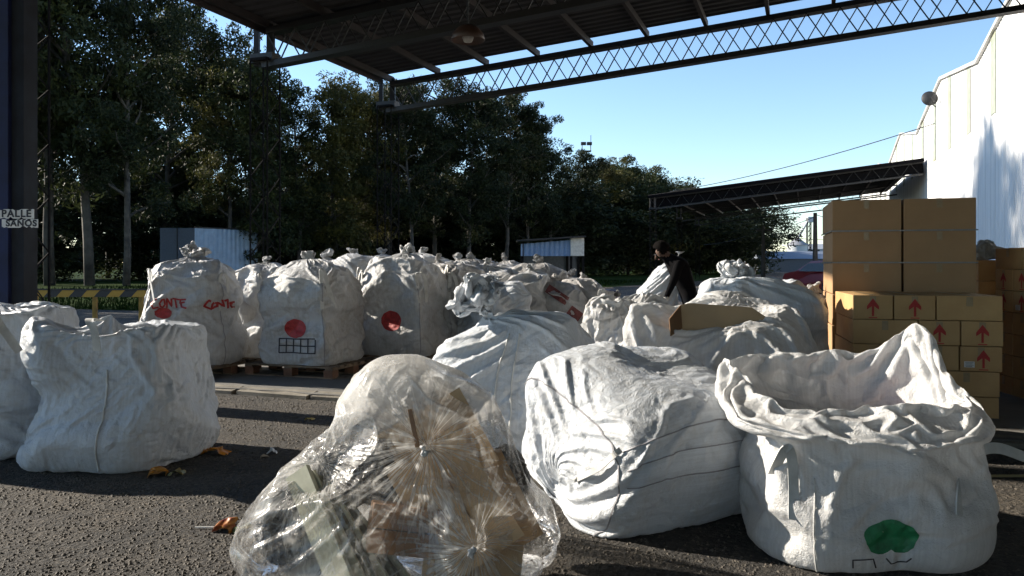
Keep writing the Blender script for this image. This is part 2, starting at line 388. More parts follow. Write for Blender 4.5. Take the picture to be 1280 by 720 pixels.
def ground_mat():
    m,nt,N,L=mat('gravel_asphalt'); tc=N('ShaderNodeTexCoord'); V=tc.outputs['Object']
    n1=N('ShaderNodeTexNoise',inp={'Scale':.5,'Detail':6,'Roughness':.6}); L(V,n1.inputs['Vector'])
    vo=N('ShaderNodeTexVoronoi',inp={'Scale':42.,'Randomness':1.}); L(V,vo.inputs['Vector'])
    n2=N('ShaderNodeTexNoise',inp={'Scale':140.,'Detail':3}); L(V,n2.inputs['Vector'])
    c1=N('ShaderNodeValToRGB'); ramp(c1,[(.35,(.028,.027,.026)),(.5,(.046,.042,.037)),(.66,(.085,.073,.058))]); L(n1.outputs['Fac'],c1.inputs['Fac'])
    # tar stains and dusty tracks
    nS=N('ShaderNodeTexNoise',inp={'Scale':1.7,'Detail':4,'Roughness':.5,'Distortion':1.}); L(V,nS.inputs['Vector']); cS=N('ShaderNodeValToRGB'); ramp(cS,[(.36,(.55,.55,.56)),(.44,(1,1,1)),(.62,(1,1,1)),(.72,(1.35,1.3,1.2))]); L(nS.outputs['Fac'],cS.inputs['Fac'])
    mS=N('ShaderNodeMix',data_type='RGBA',blend_type='MULTIPLY'); mS.inputs['Factor'].default_value=.8; L(c1.outputs[0],mS.inputs['A']); L(cS.outputs[0],mS.inputs['B']); c1=mS
    c2=N('ShaderNodeValToRGB'); ramp(c2,[(.15,(.55,.55,.55)),(.6,(1,.98,.95)),(.9,(1.5,1.42,1.3))]); L(vo.outputs['Color'],c2.inputs['Fac'])
    mx=N('ShaderNodeMix',data_type='RGBA',blend_type='MULTIPLY'); mx.inputs['Factor'].default_value=1; L(c1.outputs['Result'],mx.inputs['A']); L(c2.outputs[0],mx.inputs['B'])
    ad=N('ShaderNodeMath',operation='MULTIPLY_ADD'); L(vo.outputs['Distance'],ad.inputs[0]); ad.inputs[1].default_value=-1.; L(n2.outputs['Fac'],ad.inputs[2])
    bu=N('ShaderNodeBump',inp={'Strength':1.,'Distance':.018}); L(ad.outputs[0],bu.inputs['Height'])
    b=N('ShaderNodeBsdfPrincipled',inp={'Roughness':.9}); L(mx.outputs['Result'],b.inputs['Base Color']); L(bu.outputs[0],b.inputs['Normal'])
    o=N('ShaderNodeOutputMaterial'); L(b.outputs[0],o.inputs[0]); return m
MG=ground_mat()
def ground_sheet():
    mb=MB(); mb.add([(-1500,-60,0),(1500,-60,0),(1500,2500,0),(-1500,2500,0)],[(0,1,2,3)])
    tag(mb.build('ground',MG),kind='structure')
    # concrete platform under the canopy, with a broken edge
    g=random.Random(5); top=[]; a=-1.6
    while a<15.4: top.append(W(a,-9.55+g.uniform(-.035,.035),.05)); a+=g.uniform(.08,.3)
    top.append(W(15.45,-9.55,.05)); far=[W(15.45,2.,.05),W(-1.6,2.,.05)]
    pts=top+far; n=len(pts); vs=[tuple(p) for p in pts]+[(p.x,p.y,-.1) for p in pts]
    fs=[tuple(range(n))]+[(i,i+n,(i+1)%n+n,(i+1)%n) for i in range(n)]
    m=simple('old_concrete',(.15,.145,.135),.9,var=.2,scale=1.2,bump=.5,bscale=40)
    o=MB().add(vs,fs).build('concrete_platform',m); tag(o,kind='structure')
    # chipped pale lip of the platform
    mb=MB(); a=-1.2
    while a<15:
        l=g.uniform(.25,1.1); pts2=[]
        z=.054
        p=[W(a,-9.60-g.uniform(0,.05),z-.02),W(a+l,-9.60-g.uniform(0,.05),z-.02),W(a+l,-9.44,z+.004),W(a,-9.44,z+.004)]
        q=[v-Vector((0,0,.06)) for v in p]
        mb.add(p+q,[(0,1,2,3),(4,5,1,0),(5,6,2,1),(7,4,0,3),(6,7,3,2)]); a+=l+g.uniform(.01,.06)
    tag(mb.build('platform_edge',simple('pale_edge',(.21,.19,.155),.9,var=.25,scale=6,bump=.6,bscale=60)),kind='structure')
    # lawn beyond the yard
    mgr=simple('lawn_soil',(.022,.040,.009),1.,var=.3,scale=.8,spec=.02)
    vs=[W(-70,1.5,.004),W(-2.4,1.5,.004),W(-2.4,26,.004),W(3,60,.004),W(3,400,.004),W(-300,400,.004),W(-300,1.5,.004)]
    tag(MB().add(vs,[tuple(range(7))]).build('grass_ground',mgr),kind='structure')
    mb=MB(); g=random.Random(11)
    for _ in range(16000):
        t=g.random()**1.7; a=-2.5-g.random()*26; k=1.6+t*45; p=W(a,k); h=g.uniform(.06,.22); w=.012+.0006*p.y
        an=g.uniform(0,6.28); dx,dy=math.cos(an)*w,math.sin(an)*w; lx,ly=g.uniform(-.08,.08),g.uniform(-.08,.08)
        mb.add([(p.x-dx,p.y-dy,0),(p.x+dx,p.y+dy,0),(p.x+lx,p.y+ly,h)],[(0,1,2)])
    o=mb.build('lawn_grass',simple('grass_blade',(.016,.032,.007),.95,var=.3,scale=2,spec=.03)); tag(o,'green grass blades growing behind the striped barrier','grass',kind='stuff')
    # loose stones
    mb=MB(); g=random.Random(12)
    def stone(x,y,z,r):
        v=[]; 
        for s in ((1,0,0),(0,1,0),(-1,0,0),(0,-1,0),(0,0,1)): v.append((x+s[0]*r*g.uniform(.6,1.2)+g.uniform(-.3,.3)*r,y+s[1]*r*g.uniform(.6,1.2)+g.uniform(-.3,.3)*r,z+s[2]*r*g.uniform(.5,.9)))
        mb.add(v,[(0,1,4),(1,2,4),(2,3,4),(3,0,4)])
    for _ in range(38000):
        t=g.random(); y=2.9+6.2*t**1.5; x=g.uniform(-.68,.68)*y
        if W(0,0).lerp(W(0,0),0) and (Vector((x,y,0))-OO).dot(UU)>-9.65: continue
        if x>.3 and g.random()<.5: continue
        stone(x,y,-.001,g.uniform(.004,.0115)*(1+.05*y))
    m=simple('loose_stone',(.115,.10,.082),.85,var=.45,scale=130)
    o=mb.build('loose_gravel',m); tag(o,'small grey and tan stones scattered over the asphalt','gravel',kind='stuff')
ground_sheet()

# ------------------------------------------------------------------ canopies
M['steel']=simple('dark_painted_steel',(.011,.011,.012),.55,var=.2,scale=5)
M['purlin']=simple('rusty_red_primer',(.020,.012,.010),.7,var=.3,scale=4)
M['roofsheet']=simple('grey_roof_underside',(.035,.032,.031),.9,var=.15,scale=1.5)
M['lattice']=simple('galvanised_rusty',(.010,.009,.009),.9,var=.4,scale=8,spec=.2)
ZR=[5.66,.077]
def zroof(a): return ZR[0]+ZR[1]*a
def truss(k,a0,a1,parent,zt=-.16,dep=.60,step=.30,split=True):
    e=Vector((0,0,1)); n=int((a1-a0)/step)
    mb=MB()
    P=lambda a,z,o=0.: W(a,k+o,zroof(a)+z)
    if not split:
        mb.bar(P(a0,zt),P(a1,zt),.1,.1); mb.bar(P(a0,zt-dep),P(a1,zt-dep),.1,.1)
        for i in range(n):
            a=a0+i*step; s=i%2
            mb.bar(P(a,zt-(dep if s else 0)),P(a+step,zt-(0 if s else dep)),.02,.02)
        return mb.build('truss',M['steel'],parent)
    mb.bar(P(a0,zt),P(a1,zt),.22,.10)
    t=mb.build('truss',M['steel'],parent)
    b=MB(); b.bar(P(a0-.1,zt-dep),P(a1,zt-dep),.22,.10); b.build('bottom_chord',M['steel'],t)
    l=MB()
    for sgn in (-1,1):
        o=sgn*.085
        for i in range(n):
            a=a0+i*step; s=(i+(sgn>0))%2
            l.bar(P(a,zt-.05-(dep-.1 if s else 0),o),P(a+step,zt-.05-(0 if s else dep-.1),o),.02,.02)
    l.build('lacing',M['steel'],t); return t
def lattice_post(a,k,parent,w=.36,h=5.0,mt=None):
    mb=MB(); c=[(-w/2,-w/2),(w/2,-w/2),(w/2,w/2),(-w/2,w/2)]
    for x,y in c: mb.bar(W(a+x,k+y,0),W(a+x,k+y,h),.024,.024,up=(0,1,0))
    z=.1; i=0
    while z<h-.35:
        for q in range(4):
            A=c[q]; B=c[(q+1)%4]
            if (i+q)%2: A,B=B,A
            mb.bar(W(a+A[0],k+A[1],z),W(a+B[0],k+B[1],z+.35),.011,.011)
        z+=.35; i+=1
    mb.bar(W(a-w/2,k,h-.02),W(a+w/2,k,h-.02),w+.05,.05)
    p=mb.build('post',mt or M['lattice'],parent)
    cb=MB(); cb.bar(W(a-.18,k,h-.1),W(a-.18,k,zroof(a)-.02),.09,.09,up=(0,1,0)); cb.bar(W(a+.12,k,h-.1),W(a+.12,k,zroof(a)-.02),.12,.12,up=(0,1,0)); cb.box(W(a,k,h+.02),(w+.12,w*.7,.16),YAW); cb.build('post_head',M['steel'],p)
    return p
def roof_sheet(a0,a1,k0,k1,parent,pitch=.25,th=.03):
    K=[];z=[]; k=k0
    while k<k1:
        for d,h in ((0,0),(pitch*.36,0),(pitch*.5,.035),(pitch*.86,.035)): K.append(min(k+d,k1)); z.append(h)
        k+=pitch
    mb=MB(); n=len(K)
    for top in (0,1):
        for a in (a0,a1): mb.v+= [tuple(W(a,K[i],zroof(a)+.02+z[i]+top*.012)) for i in range(n)]
    for i in range(n-1):
        mb.f.append((i,i+1,n+i+1,n+i)); mb.f.append((2*n+i,3*n+i,3*n+i+1,2*n+i+1))
        mb.f.append((i,2*n+i,2*n+i+1,i+1)); mb.f.append((n+i,n+i+1,3*n+i+1,3*n+i))
    mb.f.append((0,n,3*n,2*n)); mb.f.append((n-1,3*n-1,4*n-1,2*n-1))
    return mb.build('roof',M['roofsheet'],parent)
def canopy():
    e=empty('canopy',W(0,-9,0),0,'dark open steel canopy overhead on lattice posts with X braced trusses','canopy')
    e.location=(0,0,0)
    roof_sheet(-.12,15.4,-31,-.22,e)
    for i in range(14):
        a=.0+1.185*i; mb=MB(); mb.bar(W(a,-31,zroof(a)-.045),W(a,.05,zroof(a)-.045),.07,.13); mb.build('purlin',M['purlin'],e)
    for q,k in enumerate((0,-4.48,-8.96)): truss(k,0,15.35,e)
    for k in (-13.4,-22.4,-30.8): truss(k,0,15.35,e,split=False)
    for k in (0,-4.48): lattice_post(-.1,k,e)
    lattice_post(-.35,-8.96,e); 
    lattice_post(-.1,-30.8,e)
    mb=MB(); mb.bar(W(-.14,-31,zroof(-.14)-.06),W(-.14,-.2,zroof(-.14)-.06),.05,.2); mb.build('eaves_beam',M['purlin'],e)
canopy()
def far_canopy():
    ZR[:]=[5.74,.105]
    e=empty('canopy',(0,0,0),0,'low dark canopy in the distance abutting the white warehouse','canopy')
    roof_sheet(-.5,15.3,34.5,57,e)
    for k in (34.7,49,57): 
        truss(k,-.4,15.3,e,split=False,step=.5,dep=.7)
    for a in (-.2,): 
        for k in (34.7,46,57): lattice_post(a,k,e,h=4.85)
    mb=MB(); mb.bar(W(-.5,34.45,zroof(-.5)-.06),W(15.3,34.45,zroof(15.3)-.06),.04,.18); mb.bar(W(-.4,34.86,zroof(-.4)-.45),W(15.3,34.86,zroof(15.3)-.45),.02,.62); mb.build('fascia',simple('black_steel',(.004,.004,.005),.9,spec=.1),e)
    for i in range(10): 
        a=.4+1.6*i; MB().bar(W(a,34.6,zroof(a)-.06),W(a,57,zroof(a)-.06),.07,.12).build('purlin',M['purlin'],e)
far_canopy(); ZR[:]=[5.66,.077]
def hanging_lamp():
    c=at(585,45,9.6); e=empty('hanging_lamp',(c.x,c.y,c.z),0,'round brownish dome lamp hanging under the dark canopy roof','lamp')
    m=simple('enamel_brown',(.07,.035,.022),.5,var=.2)
    mb=MB(); mb.lathe([(.02,.14),(.05,.13),(.12,.10),(.19,.02),(.205,-.05),(.20,-.055),(.185,.015),(.11,.09),(.0,.10)],28); s=mb.build('lamp_shade',m,e,smooth=True)
    MB().lathe([(0.,-.08),(.05,-.07),(.07,-.02),(.05,.03),(.03,.08)],16).build('bulb',simple('dusty_glass',(.35,.33,.3),.3),e,smooth=True)
    a=(Vector((c.x,c.y,0))-OO).dot(EN)
    MB().tube([(0,0,.13),(0,0,zroof(a)-c.z+.01)],.012,6).build('hanger',M['steel'],e)
hanging_lamp()

# ------------------------------------------------------------------ warehouse
def warehouse():
    e=empty('warehouse',(0,0,0),0,'long white corrugated metal warehouse with zigzag gabled roofline','warehouse')
    def zt(k):
        p=((k-1.65)%18.55)/18.55; return 9.45+1.35*(1-abs(2*p-1))
    m,nt,N,L=mat('white_corrugated'); tc=N('ShaderNodeTexCoord'); V=tc.outputs['Object']
    mp=N('ShaderNodeMapping'); mp.inputs['Scale'].default_value=(6,6,.15); L(V,mp.inputs['Vector'])
    no=N('ShaderNodeTexNoise',inp={'Scale':1.,'Detail':5}); L(mp.outputs[0],no.inputs['Vector'])
    cr=N('ShaderNodeValToRGB'); ramp(cr,[(.3,(.62,.62,.61)),(.6,(.8,.8,.79))]); L(no.outputs['Fac'],cr.inputs['Fac'])
    b=N('ShaderNodeBsdfPrincipled',inp={'Roughness':.45}); L(cr.outputs[0],b.inputs['Base Color']); o=N('ShaderNodeOutputMaterial'); L(b.outputs[0],o.inputs[0])
    wm=m
    # corrugated wall
    K=[];k=-33.
    while k<94: 
        for d,h in ((0,0),(.09,0),(.125,.035),(.215,.035)): K.append((k+d,h))
        k+=.25
    mb=MB(); n=len(K)
    for k,h in K: mb.v.append(tuple(W(15.5-h,k,0)))
    for k,h in K: mb.v.append(tuple(W(15.5-h,k,zt(k))))
    for i in range(n-1): mb.f.append((i,n+i,n+i+1,i+1))
    mb.build('wall',wm,e)
    # body behind with roof folds
    mb=MB(); ks=[-33.]+[1.65+18.55*q/2 for q in range(-3,11) if -33<1.65+18.55*q/2<94]+[94.]
    n=len(ks)
    for a in (15.52,60): 
        for k in ks: mb.v.append(tuple(W(a,k,zt(k)-.02)))
    for i in range(n-1): mb.f.append((i,n+i,n+i+1,i+1))
    mb.build('roof',simple('grey_roof',(.35,.35,.36),.5),e)
    mb=MB(); mb.add([W(15.52,94,0),W(60,94,0),W(60,94,zt(94)),W(15.52,94,zt(94))],[(0,1,2,3)]); mb.add([W(15.52,-33,0),W(60,-33,0),W(60,-33,zt(-33)),W(15.52,-33,zt(-33))],[(3,2,1,0)]); mb.build('end_wall',wm,e)
    tm=simple('translucent_strip',(.36,.38,.27),.35,var=.15,scale=3)
    for i in range(-4,14):
        k=12.1+4.8*i; mb=MB(); mb.add([W(15.44,k,6.88),W(15.44,k+.85,6.88),W(15.44,k+.85,zt(k+.85)-.1),W(15.44,k,zt(k)-.1)],[(3,2,1,0)])
        mb.add([W(15.5,k,6.88),W(15.5,k+.85,6.88),W(15.44,k+.85,6.88),W(15.44,k,6.88)],[(0,1,2,3)])
        mb.build('skylight_strip',tm,e)
    mb=MB()
    for i in range(n-1): mb.bar(W(15.42,ks[i],zt(ks[i])+.03),W(15.42,ks[i+1],zt(ks[i+1])+.03),.16,.14)
    mb.build('roof_trim',simple('pale_flashing',(.55,.55,.54),.4),e)
    # dish
    c=W(15.0,29.9,8.14+EYE+.45)
    d=empty('satellite_dish',c,0,'shade-dark round satellite dish mounted on the warehouse roof edge','dish')
    mb=MB(); mb.lathe([(0,.10),(.12,.09),(.25,.05),(.36,-.02),(.40,-.06),(.39,-.07),(.24,.02),(.0,.06)],26)
    s=mb.build('dish',simple('dish_shade_grey',(.02,.022,.025),.6),d,smooth=True); s.rotation_euler=(R(78),0,R(-15))  # dark colour stands for the shade on the dish face
    MB().tube([(0,0,0),(.05,.12,-.2),(.45,.25,-.42)],.03,8).build('bracket',M['steel'],d)
    mb=MB().tube([(0,-.08,0),(.0,-.45,-.25)],.015,6); mb.box((0,-.45,-.27),(.06,.1,.06)); mb.build('receiver_arm',M['steel'],d)
warehouse()
# ------------------------------------------------------------------ trees
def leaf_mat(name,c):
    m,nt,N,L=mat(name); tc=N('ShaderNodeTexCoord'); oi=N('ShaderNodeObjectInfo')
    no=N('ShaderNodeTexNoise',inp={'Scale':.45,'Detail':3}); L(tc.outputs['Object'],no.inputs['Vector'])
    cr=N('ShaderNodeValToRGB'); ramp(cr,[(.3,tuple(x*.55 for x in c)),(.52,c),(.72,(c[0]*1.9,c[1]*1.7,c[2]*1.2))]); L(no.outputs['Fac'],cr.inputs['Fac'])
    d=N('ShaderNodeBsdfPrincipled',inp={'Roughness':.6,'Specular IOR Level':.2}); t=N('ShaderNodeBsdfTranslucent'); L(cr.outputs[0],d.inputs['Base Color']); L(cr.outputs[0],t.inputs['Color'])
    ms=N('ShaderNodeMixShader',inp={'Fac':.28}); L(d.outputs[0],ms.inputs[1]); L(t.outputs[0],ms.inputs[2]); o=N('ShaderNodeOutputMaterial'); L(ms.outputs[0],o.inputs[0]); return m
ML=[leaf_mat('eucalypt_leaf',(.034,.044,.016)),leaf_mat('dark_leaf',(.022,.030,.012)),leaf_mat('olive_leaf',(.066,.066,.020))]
MT=simple('pale_bark',(.085,.075,.06),.85,var=.4,scale=1.5)
def tree_mesh(seed, H=24., spread=5., clumps=300, per=118, low=.22, leaf=.36):
    g=random.Random(seed); ng=np.random.RandomState(seed)
    tr=MB(); pts=[Vector((0,0,0))]; d=Vector((g.uniform(-.06,.06),g.uniform(-.06,.06),1))
    for i in range(9):
        pts.append(pts[-1]+d.normalized()*H*.1); d+=Vector((g.uniform(-.10,.10),g.uniform(-.10,.10),0))
    tr.tube(pts,[H*.011*(1-i/10.5) for i in range(10)],8)
    cen=[]
    def at_h(t): 
        x=t*9; i=min(int(x),8); return pts[i].lerp(pts[i+1],x-i)
    nb=26
    for b in range(nb):
        t=low+(1-low-.06)*(b/nb)**.9+g.uniform(-.02,.02); p=at_h(min(.98,t)); an=g.uniform(0,6.28)
        L=spread*(math.sin(math.pi*min(1,(t-low*.6)/(1.08-low*.6))**.8)**.7)*g.uniform(.55,1.12)+.5
        dr=Vector((math.cos(an),math.sin(an),g.uniform(.45,1.2))).normalized(); q=[p]
        for s in range(4): q.append(q[-1]+dr*L/4); dr=(dr+Vector((g.uniform(-.25,.25),g.uniform(-.25,.25),g.uniform(-.2,.2)))).normalized()
        tr.tube(q,[H*.0055*(1-t*.5),H*.004,H*.003,H*.002,H*.001],5,cap=False)
        for s in range(2,5):
            for _ in range(max(1,clumps//(nb*3))):
                c=q[s]+Vector((g.gauss(0,.9),g.gauss(0,.9),g.gauss(0,.7))); cen.append((c,g.uniform(.5,1.25)))
    for _ in range(6): cen.append((pts[-1]+Vector((g.gauss(0,.7),g.gauss(0,.7),g.uniform(-.8,.6))),.8))
    C=np.array([[c.x,c.y,c.z] for c,_ in cen]); Rr=np.array([r for _,r in cen])
    n=len(cen)*per; ci=np.repeat(np.arange(len(cen)),per)
    dd=ng.normal(size=(n,3)); dd/=np.linalg.norm(dd,axis=1,keepdims=True); rr=Rr[ci]*ng.uniform(.15,1,n)**.45
    c=C[ci]+dd*rr[:,None]*np.array([1,1,.8])
    a=ng.normal(size=(n,3))*np.array([1,1,.6])+np.array([0,0,-.9]); a/=np.linalg.norm(a,axis=1,keepdims=True)
    b=np.cross(a,ng.normal(size=(n,3))); b/=np.linalg.norm(b,axis=1,keepdims=True)+1e-9
    s=leaf*ng.uniform(.6,1.2,n)[:,None]; w=s*.34
    V=np.stack([c-a*s*.5,c+b*w*.5,c+a*s*.5,c-b*w*.5],1).reshape(-1,3)
    Fm=np.arange(n*4).reshape(-1,4)
    me=bpy.data.meshes.new('crown'); me.vertices.add(n*4); me.vertices.foreach_set('co',V.astype(np.float32).reshape(-1))
    me.loops.add(n*4); me.loops.foreach_set('vertex_index',Fm.reshape(-1).astype(np.int32)); me.polygons.add(n); me.polygons.foreach_set('loop_start',(np.arange(n)*4).astype(np.int32)); 
    me.update(calc_edges=True); 
    to=tr.build('trunk',MT,smooth=True); tm=to.data; bpy.data.objects.remove(to)
    return me,tm,H
TV=[tree_mesh(1,26,4.9,low=.24),tree_mesh(2,24,4.5,low=.22),tree_mesh(3,22,5.2,low=.26),tree_mesh(4,20,4.2,low=.07),tree_mesh(5,14,5.2,low=.03,clumps=240,leaf=.34),tree_mesh(6,9,4.6,low=.0,clumps=260,per=100,leaf=.34)]
def tree(px, top, D, v, li=0, label=None, wide=1., name='eucalyptus_tree', cat='tree', group='trees beyond the yard', H=None):
    me,tm,H0=TV[v]; H=H or EYE+(330-top)/F*D; s=H/(H0*.97); x=gx(px,D)
    e=empty(name,(x,D,0),0,label,cat,group)
    key=('c',v,li)
    if key not in TC: 
        m2=me.copy(); m2.materials.append(ML[li]); TC[key]=m2
    c=bpy.data.objects.new('crown',TC[key]); COL.objects.link(c); c.parent=e
    t=bpy.data.objects.new('trunk',tm); COL.objects.link(t); t.parent=e
    e.rotation_euler=(0,0,rng.uniform(0,6.28)); e.scale=(s*wide,s*wide,s); return e
TC={}
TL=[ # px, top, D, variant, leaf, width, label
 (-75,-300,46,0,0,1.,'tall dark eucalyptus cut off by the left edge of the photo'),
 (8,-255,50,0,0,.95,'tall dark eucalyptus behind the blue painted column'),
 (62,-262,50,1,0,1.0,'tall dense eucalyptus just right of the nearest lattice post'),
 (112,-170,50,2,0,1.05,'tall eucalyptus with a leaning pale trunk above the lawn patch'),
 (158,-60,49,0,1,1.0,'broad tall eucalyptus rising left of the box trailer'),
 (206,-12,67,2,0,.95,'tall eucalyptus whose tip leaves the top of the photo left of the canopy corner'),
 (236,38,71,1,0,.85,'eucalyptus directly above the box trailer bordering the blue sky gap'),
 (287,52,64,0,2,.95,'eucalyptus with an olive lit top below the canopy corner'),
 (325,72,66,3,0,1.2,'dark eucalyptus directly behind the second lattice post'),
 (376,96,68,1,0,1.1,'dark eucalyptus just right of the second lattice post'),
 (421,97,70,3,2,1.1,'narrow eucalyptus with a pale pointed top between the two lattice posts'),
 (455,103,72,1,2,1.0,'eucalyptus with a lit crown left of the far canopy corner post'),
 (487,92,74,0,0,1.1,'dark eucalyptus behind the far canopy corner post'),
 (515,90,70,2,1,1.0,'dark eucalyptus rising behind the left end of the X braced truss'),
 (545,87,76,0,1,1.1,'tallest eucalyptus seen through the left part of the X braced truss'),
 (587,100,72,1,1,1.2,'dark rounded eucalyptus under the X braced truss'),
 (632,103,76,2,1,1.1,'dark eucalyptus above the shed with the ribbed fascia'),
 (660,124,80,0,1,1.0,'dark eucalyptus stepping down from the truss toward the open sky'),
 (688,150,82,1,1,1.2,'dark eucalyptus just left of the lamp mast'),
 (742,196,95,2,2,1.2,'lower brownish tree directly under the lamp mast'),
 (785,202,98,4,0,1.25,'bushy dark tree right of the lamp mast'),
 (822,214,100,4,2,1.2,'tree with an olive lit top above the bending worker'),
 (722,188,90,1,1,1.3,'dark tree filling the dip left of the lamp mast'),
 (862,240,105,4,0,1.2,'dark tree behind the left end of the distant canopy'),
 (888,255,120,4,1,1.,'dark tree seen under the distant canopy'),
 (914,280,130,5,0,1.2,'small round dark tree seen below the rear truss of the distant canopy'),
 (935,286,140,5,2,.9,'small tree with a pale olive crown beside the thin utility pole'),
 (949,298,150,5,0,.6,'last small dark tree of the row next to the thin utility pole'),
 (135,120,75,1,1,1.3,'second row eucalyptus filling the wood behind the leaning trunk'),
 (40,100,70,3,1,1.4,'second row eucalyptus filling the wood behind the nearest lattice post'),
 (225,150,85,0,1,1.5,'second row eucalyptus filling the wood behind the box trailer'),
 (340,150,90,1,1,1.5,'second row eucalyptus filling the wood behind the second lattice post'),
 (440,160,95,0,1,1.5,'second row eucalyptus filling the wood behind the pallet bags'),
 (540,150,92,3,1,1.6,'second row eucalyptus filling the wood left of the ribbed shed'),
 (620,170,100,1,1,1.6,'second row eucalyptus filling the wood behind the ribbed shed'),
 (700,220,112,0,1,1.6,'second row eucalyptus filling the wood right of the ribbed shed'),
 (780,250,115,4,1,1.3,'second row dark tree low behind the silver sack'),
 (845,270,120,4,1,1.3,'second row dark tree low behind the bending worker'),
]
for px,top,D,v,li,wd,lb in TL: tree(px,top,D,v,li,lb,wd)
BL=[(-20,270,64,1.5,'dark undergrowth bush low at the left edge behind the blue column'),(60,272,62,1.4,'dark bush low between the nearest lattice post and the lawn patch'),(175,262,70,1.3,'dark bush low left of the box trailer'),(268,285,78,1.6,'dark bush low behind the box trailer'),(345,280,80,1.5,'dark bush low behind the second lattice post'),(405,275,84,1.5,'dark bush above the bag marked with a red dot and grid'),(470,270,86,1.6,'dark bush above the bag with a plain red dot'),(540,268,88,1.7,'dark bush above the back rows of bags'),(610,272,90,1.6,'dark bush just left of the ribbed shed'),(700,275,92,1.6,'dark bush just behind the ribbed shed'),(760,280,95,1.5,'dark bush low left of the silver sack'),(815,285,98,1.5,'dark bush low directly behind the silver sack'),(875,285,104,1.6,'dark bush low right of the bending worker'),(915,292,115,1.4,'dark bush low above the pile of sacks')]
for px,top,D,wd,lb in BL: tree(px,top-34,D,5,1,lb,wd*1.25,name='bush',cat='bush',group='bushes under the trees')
# unseen trees added beside the yard to shade the back rows of bags
def added_shade_tree(a,k,H,v,lb,wd):
    p=W(a,k); e=tree(0,0,1,v,0,lb,wd,H=H); e.location=(p.x,p.y,0)
added_shade_tree(-21,-4.6,16.5,3,'added unseen eucalyptus left of the yard shading the back bags, nearer one',.95)
added_shade_tree(-22,.6,17.5,3,'added unseen eucalyptus left of the yard shading the back bags, farther one',1.1)
def far_wood():
    ng=np.random.RandomState(5); n=60000; D=ng.uniform(190,230,n); px=ng.uniform(-250,925,n); hmax=13*(.75+.25*np.sin(px*.05)+.2*np.sin(px*.13))*np.clip((940-px)/120,.25,1)
    z=ng.uniform(0,1,n)**.8*hmax; c=np.stack([(px-640)/F*D,D,z],1); a=ng.normal(size=(n,3)); a/=np.linalg.norm(a,axis=1,keepdims=True); b=np.cross(a,ng.normal(size=(n,3))); b/=np.linalg.norm(b,axis=1,keepdims=True)
    s=1.5; V=np.stack([c-a*s*.5,c+b*s*.35,c+a*s*.5,c-b*s*.35],1).reshape(-1,3); me=bpy.data.meshes.new('far_wood'); me.vertices.add(n*4); me.vertices.foreach_set('co',V.astype(np.float32).reshape(-1)); me.loops.add(n*4); me.loops.foreach_set('vertex_index',np.arange(n*4,dtype=np.int32)); me.polygons.add(n); me.polygons.foreach_set('loop_start',(np.arange(n)*4).astype(np.int32)); me.update(calc_edges=True); me.materials.append(ML[1])
    o=bpy.data.objects.new('far_wood',me); COL.objects.link(o); tag(o,'dark far off wood closing the horizon behind the trees','wood',kind='stuff')
far_wood()
# ------------------------------------------------------------------ sacks
def to_local(P, c, rz=0):
    """world grid -> local grid about c"""
    return P-np.array(c)
def handle(parent, pts, w=.05, side=(0,1,0), m=None, name='strap'):
    K=interp([list(p) for p in pts],max(8,len(pts)*5)); mb=MB(); mb.ribbon(list(K),w,side,.006)
    return mb.build(name,m or M['strap'],parent,smooth=False)
def finish(e, P, m, amp=.006, s=.33, seed=1, name='sack_cloth', up=1, oct=4, caps=(True,True)):
    Q=crinkle(P,amp,s,seed,oct,up); o=fabric(name,Q,m,e,caps=caps,sub=0); P[...]=Q[::2,::2][:P.shape[0],:P.shape[1]]; FULL[id(P)]=bvh_of(Q); return o,Q
def bump(T, c, r, vec):
    d=((T-np.array(c))**2).sum(-1)/(r*r); return T+np.exp(-d)[...,None]*np.array(vec)

# ---- upright bulk bags on pallets: three sewn variants, copied
FULL={}
def bulk(px, D, hw, top, rz, seed, label, m='bagmid', group='tied bulk bags behind the concrete edge', zb=.165, straps=True, nx=0., ny=0., tuft=.11, marks=None, slack=.10, n=6, lumps=.03, c=None, hd=None, dome=.35):
    ztop=EYE+(330-top)/F*D; h=(ztop-zb)/1.08
    x=gx(px,D) if c is None else c[0]; y=D if c is None else c[1]
    e=empty('bulk_bag',(x,y,zb),rz,label,'bulk bag',group)
    P,A=tied_bag(seed,hw,hd or hw,h,n=n,nx=nx,ny=ny,tuft=tuft,slack=slack,lumps=lumps,dome=dome)
    o,Q=finish(e,P,M[m],seed=seed)
    if straps:
        nu=P.shape[1]; N=normals(P); g=random.Random(seed)
        zz=A[:,2]/h
        i1=int(np.argmin(np.abs(zz[:70]-.80))); i0=int(np.argmin(np.abs(zz[:50]-.02)))
        js=[int(nu*f) for f in (.125,.375,.625,.875)]
        [seam_strip(P,[j],i0,i1,.008,M['thread'],e,lift=.003) for j in js]
        for j in js:
            p=Vector(P[i1,j]); nn=Vector(N[i1,j]); t=Vector(P[i1,(j+3)%nu]-P[i1,j-3]).normalized()
            ia=max(i0,i1-16); q0=Vector(P[ia,j]); k=g.uniform(.05,.11)
            pts=[q0+Vector(N[ia,j])*.012,p+nn*.012,p+nn*.05+Vector((0,0,k)),p+nn*.075+t*.05+Vector((0,0,k*.3)),p+nn*.055+t*.09-Vector((0,0,.12)),Vector(P[ia,(j+8)%nu])+nn*.016]
            handle(e,pts,.045,t)
    if marks: marks(e,P,rz)
    return e,P
def view_local(rz, px):
    """camera viewing direction in the local frame of a bag turned by rz"""
    v=Vector((gx(px,1),1,0)).normalized(); return Matrix.Rotation(-rz,3,'Z')@v
